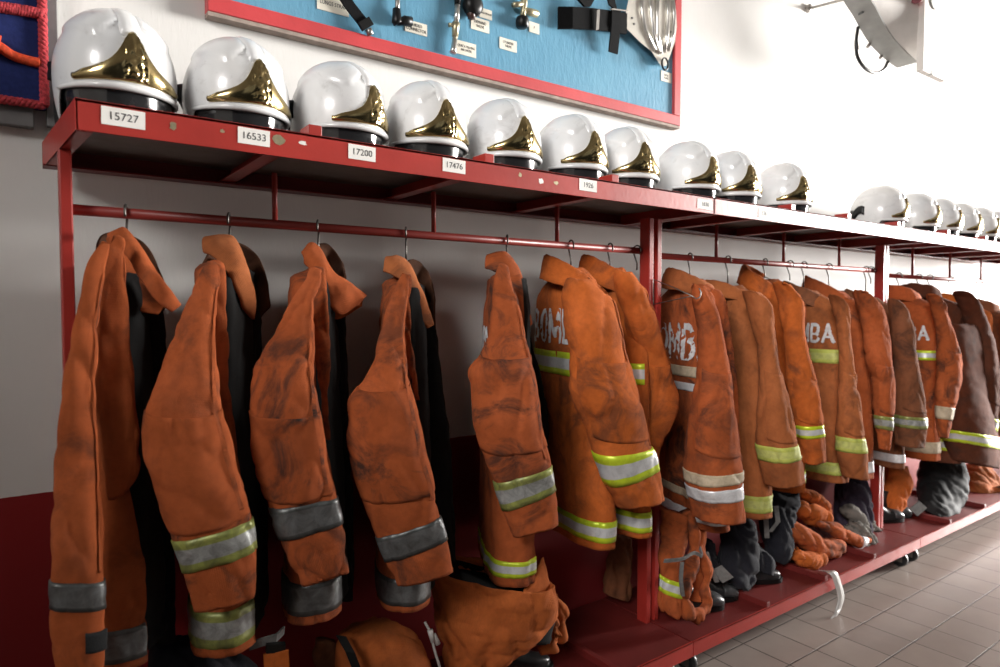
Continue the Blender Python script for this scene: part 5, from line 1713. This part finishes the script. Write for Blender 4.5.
# grey mottled gloves / hood
t = thing('fire_hood', 'grey mottled cloth bundle between the orange heap and the joint post', 'hood', (3.42, 1.72, ZL), 'trousers and boots on the bottom shelves')
for i, (pth, w) in enumerate((([(846, 508, 1.78), (858, 520, 1.76), (868, 532, 1.73)], 0.062), ([(852, 520, 1.72), (864, 534, 1.70), (874, 548, 1.68)], 0.055), ([(846, 526, 1.74), (856, 540, 1.71), (868, 550, 1.68)], 0.05), ([(862, 514, 1.8), (872, 526, 1.78), (877, 540, 1.74)], 0.045))):
    P = catmull(px(pth), 8); ww = w * np.array([0.6, 0.9, 1, 1, 1, 0.95, 0.8, 0.5])
    blob(P, ww, ww * 0.7, 2.1 * i + 5, crease=0.018, fold=0.012).mesh('folded_cloth', M['camo'], t, 44, 40, hem=0, zfloor=True)
# purple black trousers
t = thing('bunker_trousers', 'purplish black trousers piled behind the grey mottled bundle', 'trousers', (3.36, 1.84, ZL), 'trousers and boots on the bottom shelves')
L = pxrows([(472, 842, 866, 1.88), (485, 834, 870, 1.87), (505, 832, 872, 1.85), (530, 834, 872, 1.83), (548, 838, 868, 1.82)], 0.8, 6.1, 0.014, 0.016)
L.mesh('trouser_body', M['purple'], t, 60, 56, hem=0, zfloor=True)

# far rack
t = thing('bunker_trousers', 'bright orange trousers just past the second joint post', 'trousers', (3.98, 1.86, ZL), 'trousers and boots on the bottom shelves')
L = pxrows([(462, 882, 908, 1.84), (476, 880, 914, 1.82), (495, 880, 908, 1.81), (510, 882, 902, 1.80)], 0.9, 7.7, 0.014, 0.014)
L.mesh('trouser_body', M['orange_bright'], t, 50, 52, hem=0, zfloor=True)
for (hx, hy, lab) in ((3.99, 1.86, 'black boot with a pale toe patch under the far orange trousers'), (4.11, 1.87, 'black boot with a pale toe patch beside the far black trousers')):
    bt = thing('fire_boot', lab, 'boots', (hx, hy, ZL), 'trousers and boots on the bottom shelves')
    boot(bt, (hx, hy, ZL), math.radians(-32), 0.9, 0.18)
t = thing('bunker_trousers', 'black trousers with worn pale creases on the far rack', 'trousers', (4.4, 1.74, ZL), 'trousers and boots on the bottom shelves')
L = pxrows([(442, 935, 952, 1.80), (455, 926, 962, 1.78), (475, 918, 968, 1.76), (495, 914, 962, 1.73), (508, 916, 956, 1.70), (516, 922, 950, 1.68)], 0.8, 9.9, 0.014, 0.009)
L.mesh('trouser_body', M['blackcloth'], t, 60, 60, hem=0, zfloor=True)
m = MB(); m.ribbon(px([(914, 505, 1.66), (922, 512, 1.63)]), [Vector((0.035, -0.01, 0.02))] * 2, 0.008); m.build('grey_patch', M['grey_strap'], t)
t = thing('bunker_trousers', 'brown trousers on the far rack near the photo edge', 'trousers', (5.1, 1.74, ZL), 'trousers and boots on the bottom shelves')
L = pxrows([(460, 974, 990, 1.80), (472, 964, 998, 1.78), (488, 958, 1000, 1.75), (500, 962, 996, 1.73)], 0.9, 4.4, 0.016, 0.016)
L.mesh('trouser_body', M['brown'], t, 50, 52, hem=0, zfloor=True)
bt = thing('fire_boot', 'black boot under the brown trousers on the far rack', 'boots', (4.9, 1.76, ZL), 'trousers and boots on the bottom shelves')
boot(bt, (4.78, 1.86, ZL), math.radians(-30), 0.9, 0.16)

# hanging strap
m = MB()
pth = catmull(px([(822, 571, 1.60), (829, 571.5, 1.56), (834, 574, 1.535), (838, 584, 1.53), (841, 598, 1.53), (838, 610, 1.53)]), 24)
pth = np.concatenate([pth, np.array([[pth[-1][0] - 0.02, 1.525, 0.012], [pth[-1][0] - 0.06, 1.52, 0.004]])])
Wd = [Vector((0.020, -0.004, 0.002)) if 5 < i else Vector((0.008, -0.016, 0.0)) for i in range(len(pth))]
m.ribbon(pth, Wd, 0.003)
o = m.build('strap', M['silver_strap'], None, True, loc=(pth[8][0], 1.53, 0.0)); tag(o, 'pale grey strap hanging over the bottom shelf edge to the floor tiles', 'strap')

# ------------------------------------------------------------------ light
def area(name, loc, target, sx, sy, power, col, spread=180):
    d = bpy.data.lights.new(name, 'AREA')
    d.shape = 'RECTANGLE'; d.size = sx; d.size_y = sy; d.energy = power; d.color = col; d.spread = math.radians(spread)
    o = bpy.data.objects.new(name, d); COL.objects.link(o)
    o.location = loc
    o.rotation_euler = (Vector(target) - Vector(loc)).to_track_quat('-Z', 'Y').to_euler()
    o['kind'] = 'helper'
    return o


area('bay_door_daylight', (20.0, -4.2, 3.2), (1.5, 1.8, 1.3), 6.0, 4.2, 13000, (1.0, 0.97, 0.93))
area('front_opening_daylight', (2.6, -4.5, 3.7), (2.4, 2.0, 2.8), 6.0, 2.0, 1.5, (0.97, 0.98, 1.0), 70)
area('side_fill_light', (-3.2, -1.6, 3.9), (3.3, 1.7, 1.15), 2.2, 1.2, 26, (1.0, 0.97, 0.94), 42)  # added fill lamp without a window, brightens the backs of the far jackets
w = bpy.data.worlds.new('sky'); bpy.context.scene.world = w
w.use_nodes = True
w.node_tree.nodes['Background'].inputs[0].default_value = (0.85, 0.92, 1.0, 1)
w.node_tree.nodes['Background'].inputs[1].default_value = 0.02

# ------------------------------------------------------------------ camera
cd = bpy.data.cameras.new('camera'); cam = bpy.data.objects.new('camera', cd); COL.objects.link(cam)
cd.sensor_width = 36.0; cd.lens = F / 1000 * 36.0
cd.clip_start = 0.02
mt = Matrix(((RT[0], U3[0], -F3[0], 0), (RT[1], U3[1], -F3[1], 0), (RT[2], U3[2], -F3[2], HCAM), (0, 0, 0, 1)))
cam.matrix_world = mt
cd.dof.use_dof = True; cd.dof.focus_distance = 1.95; cd.dof.aperture_fstop = 3.2
sc = bpy.context.scene
sc.camera = cam
sc.view_settings.view_transform = 'Standard'; sc.view_settings.look = 'None'
sc.view_settings.exposure = 0.0; sc.view_settings.gamma = 1.0
sc.view_settings.use_curve_mapping = False
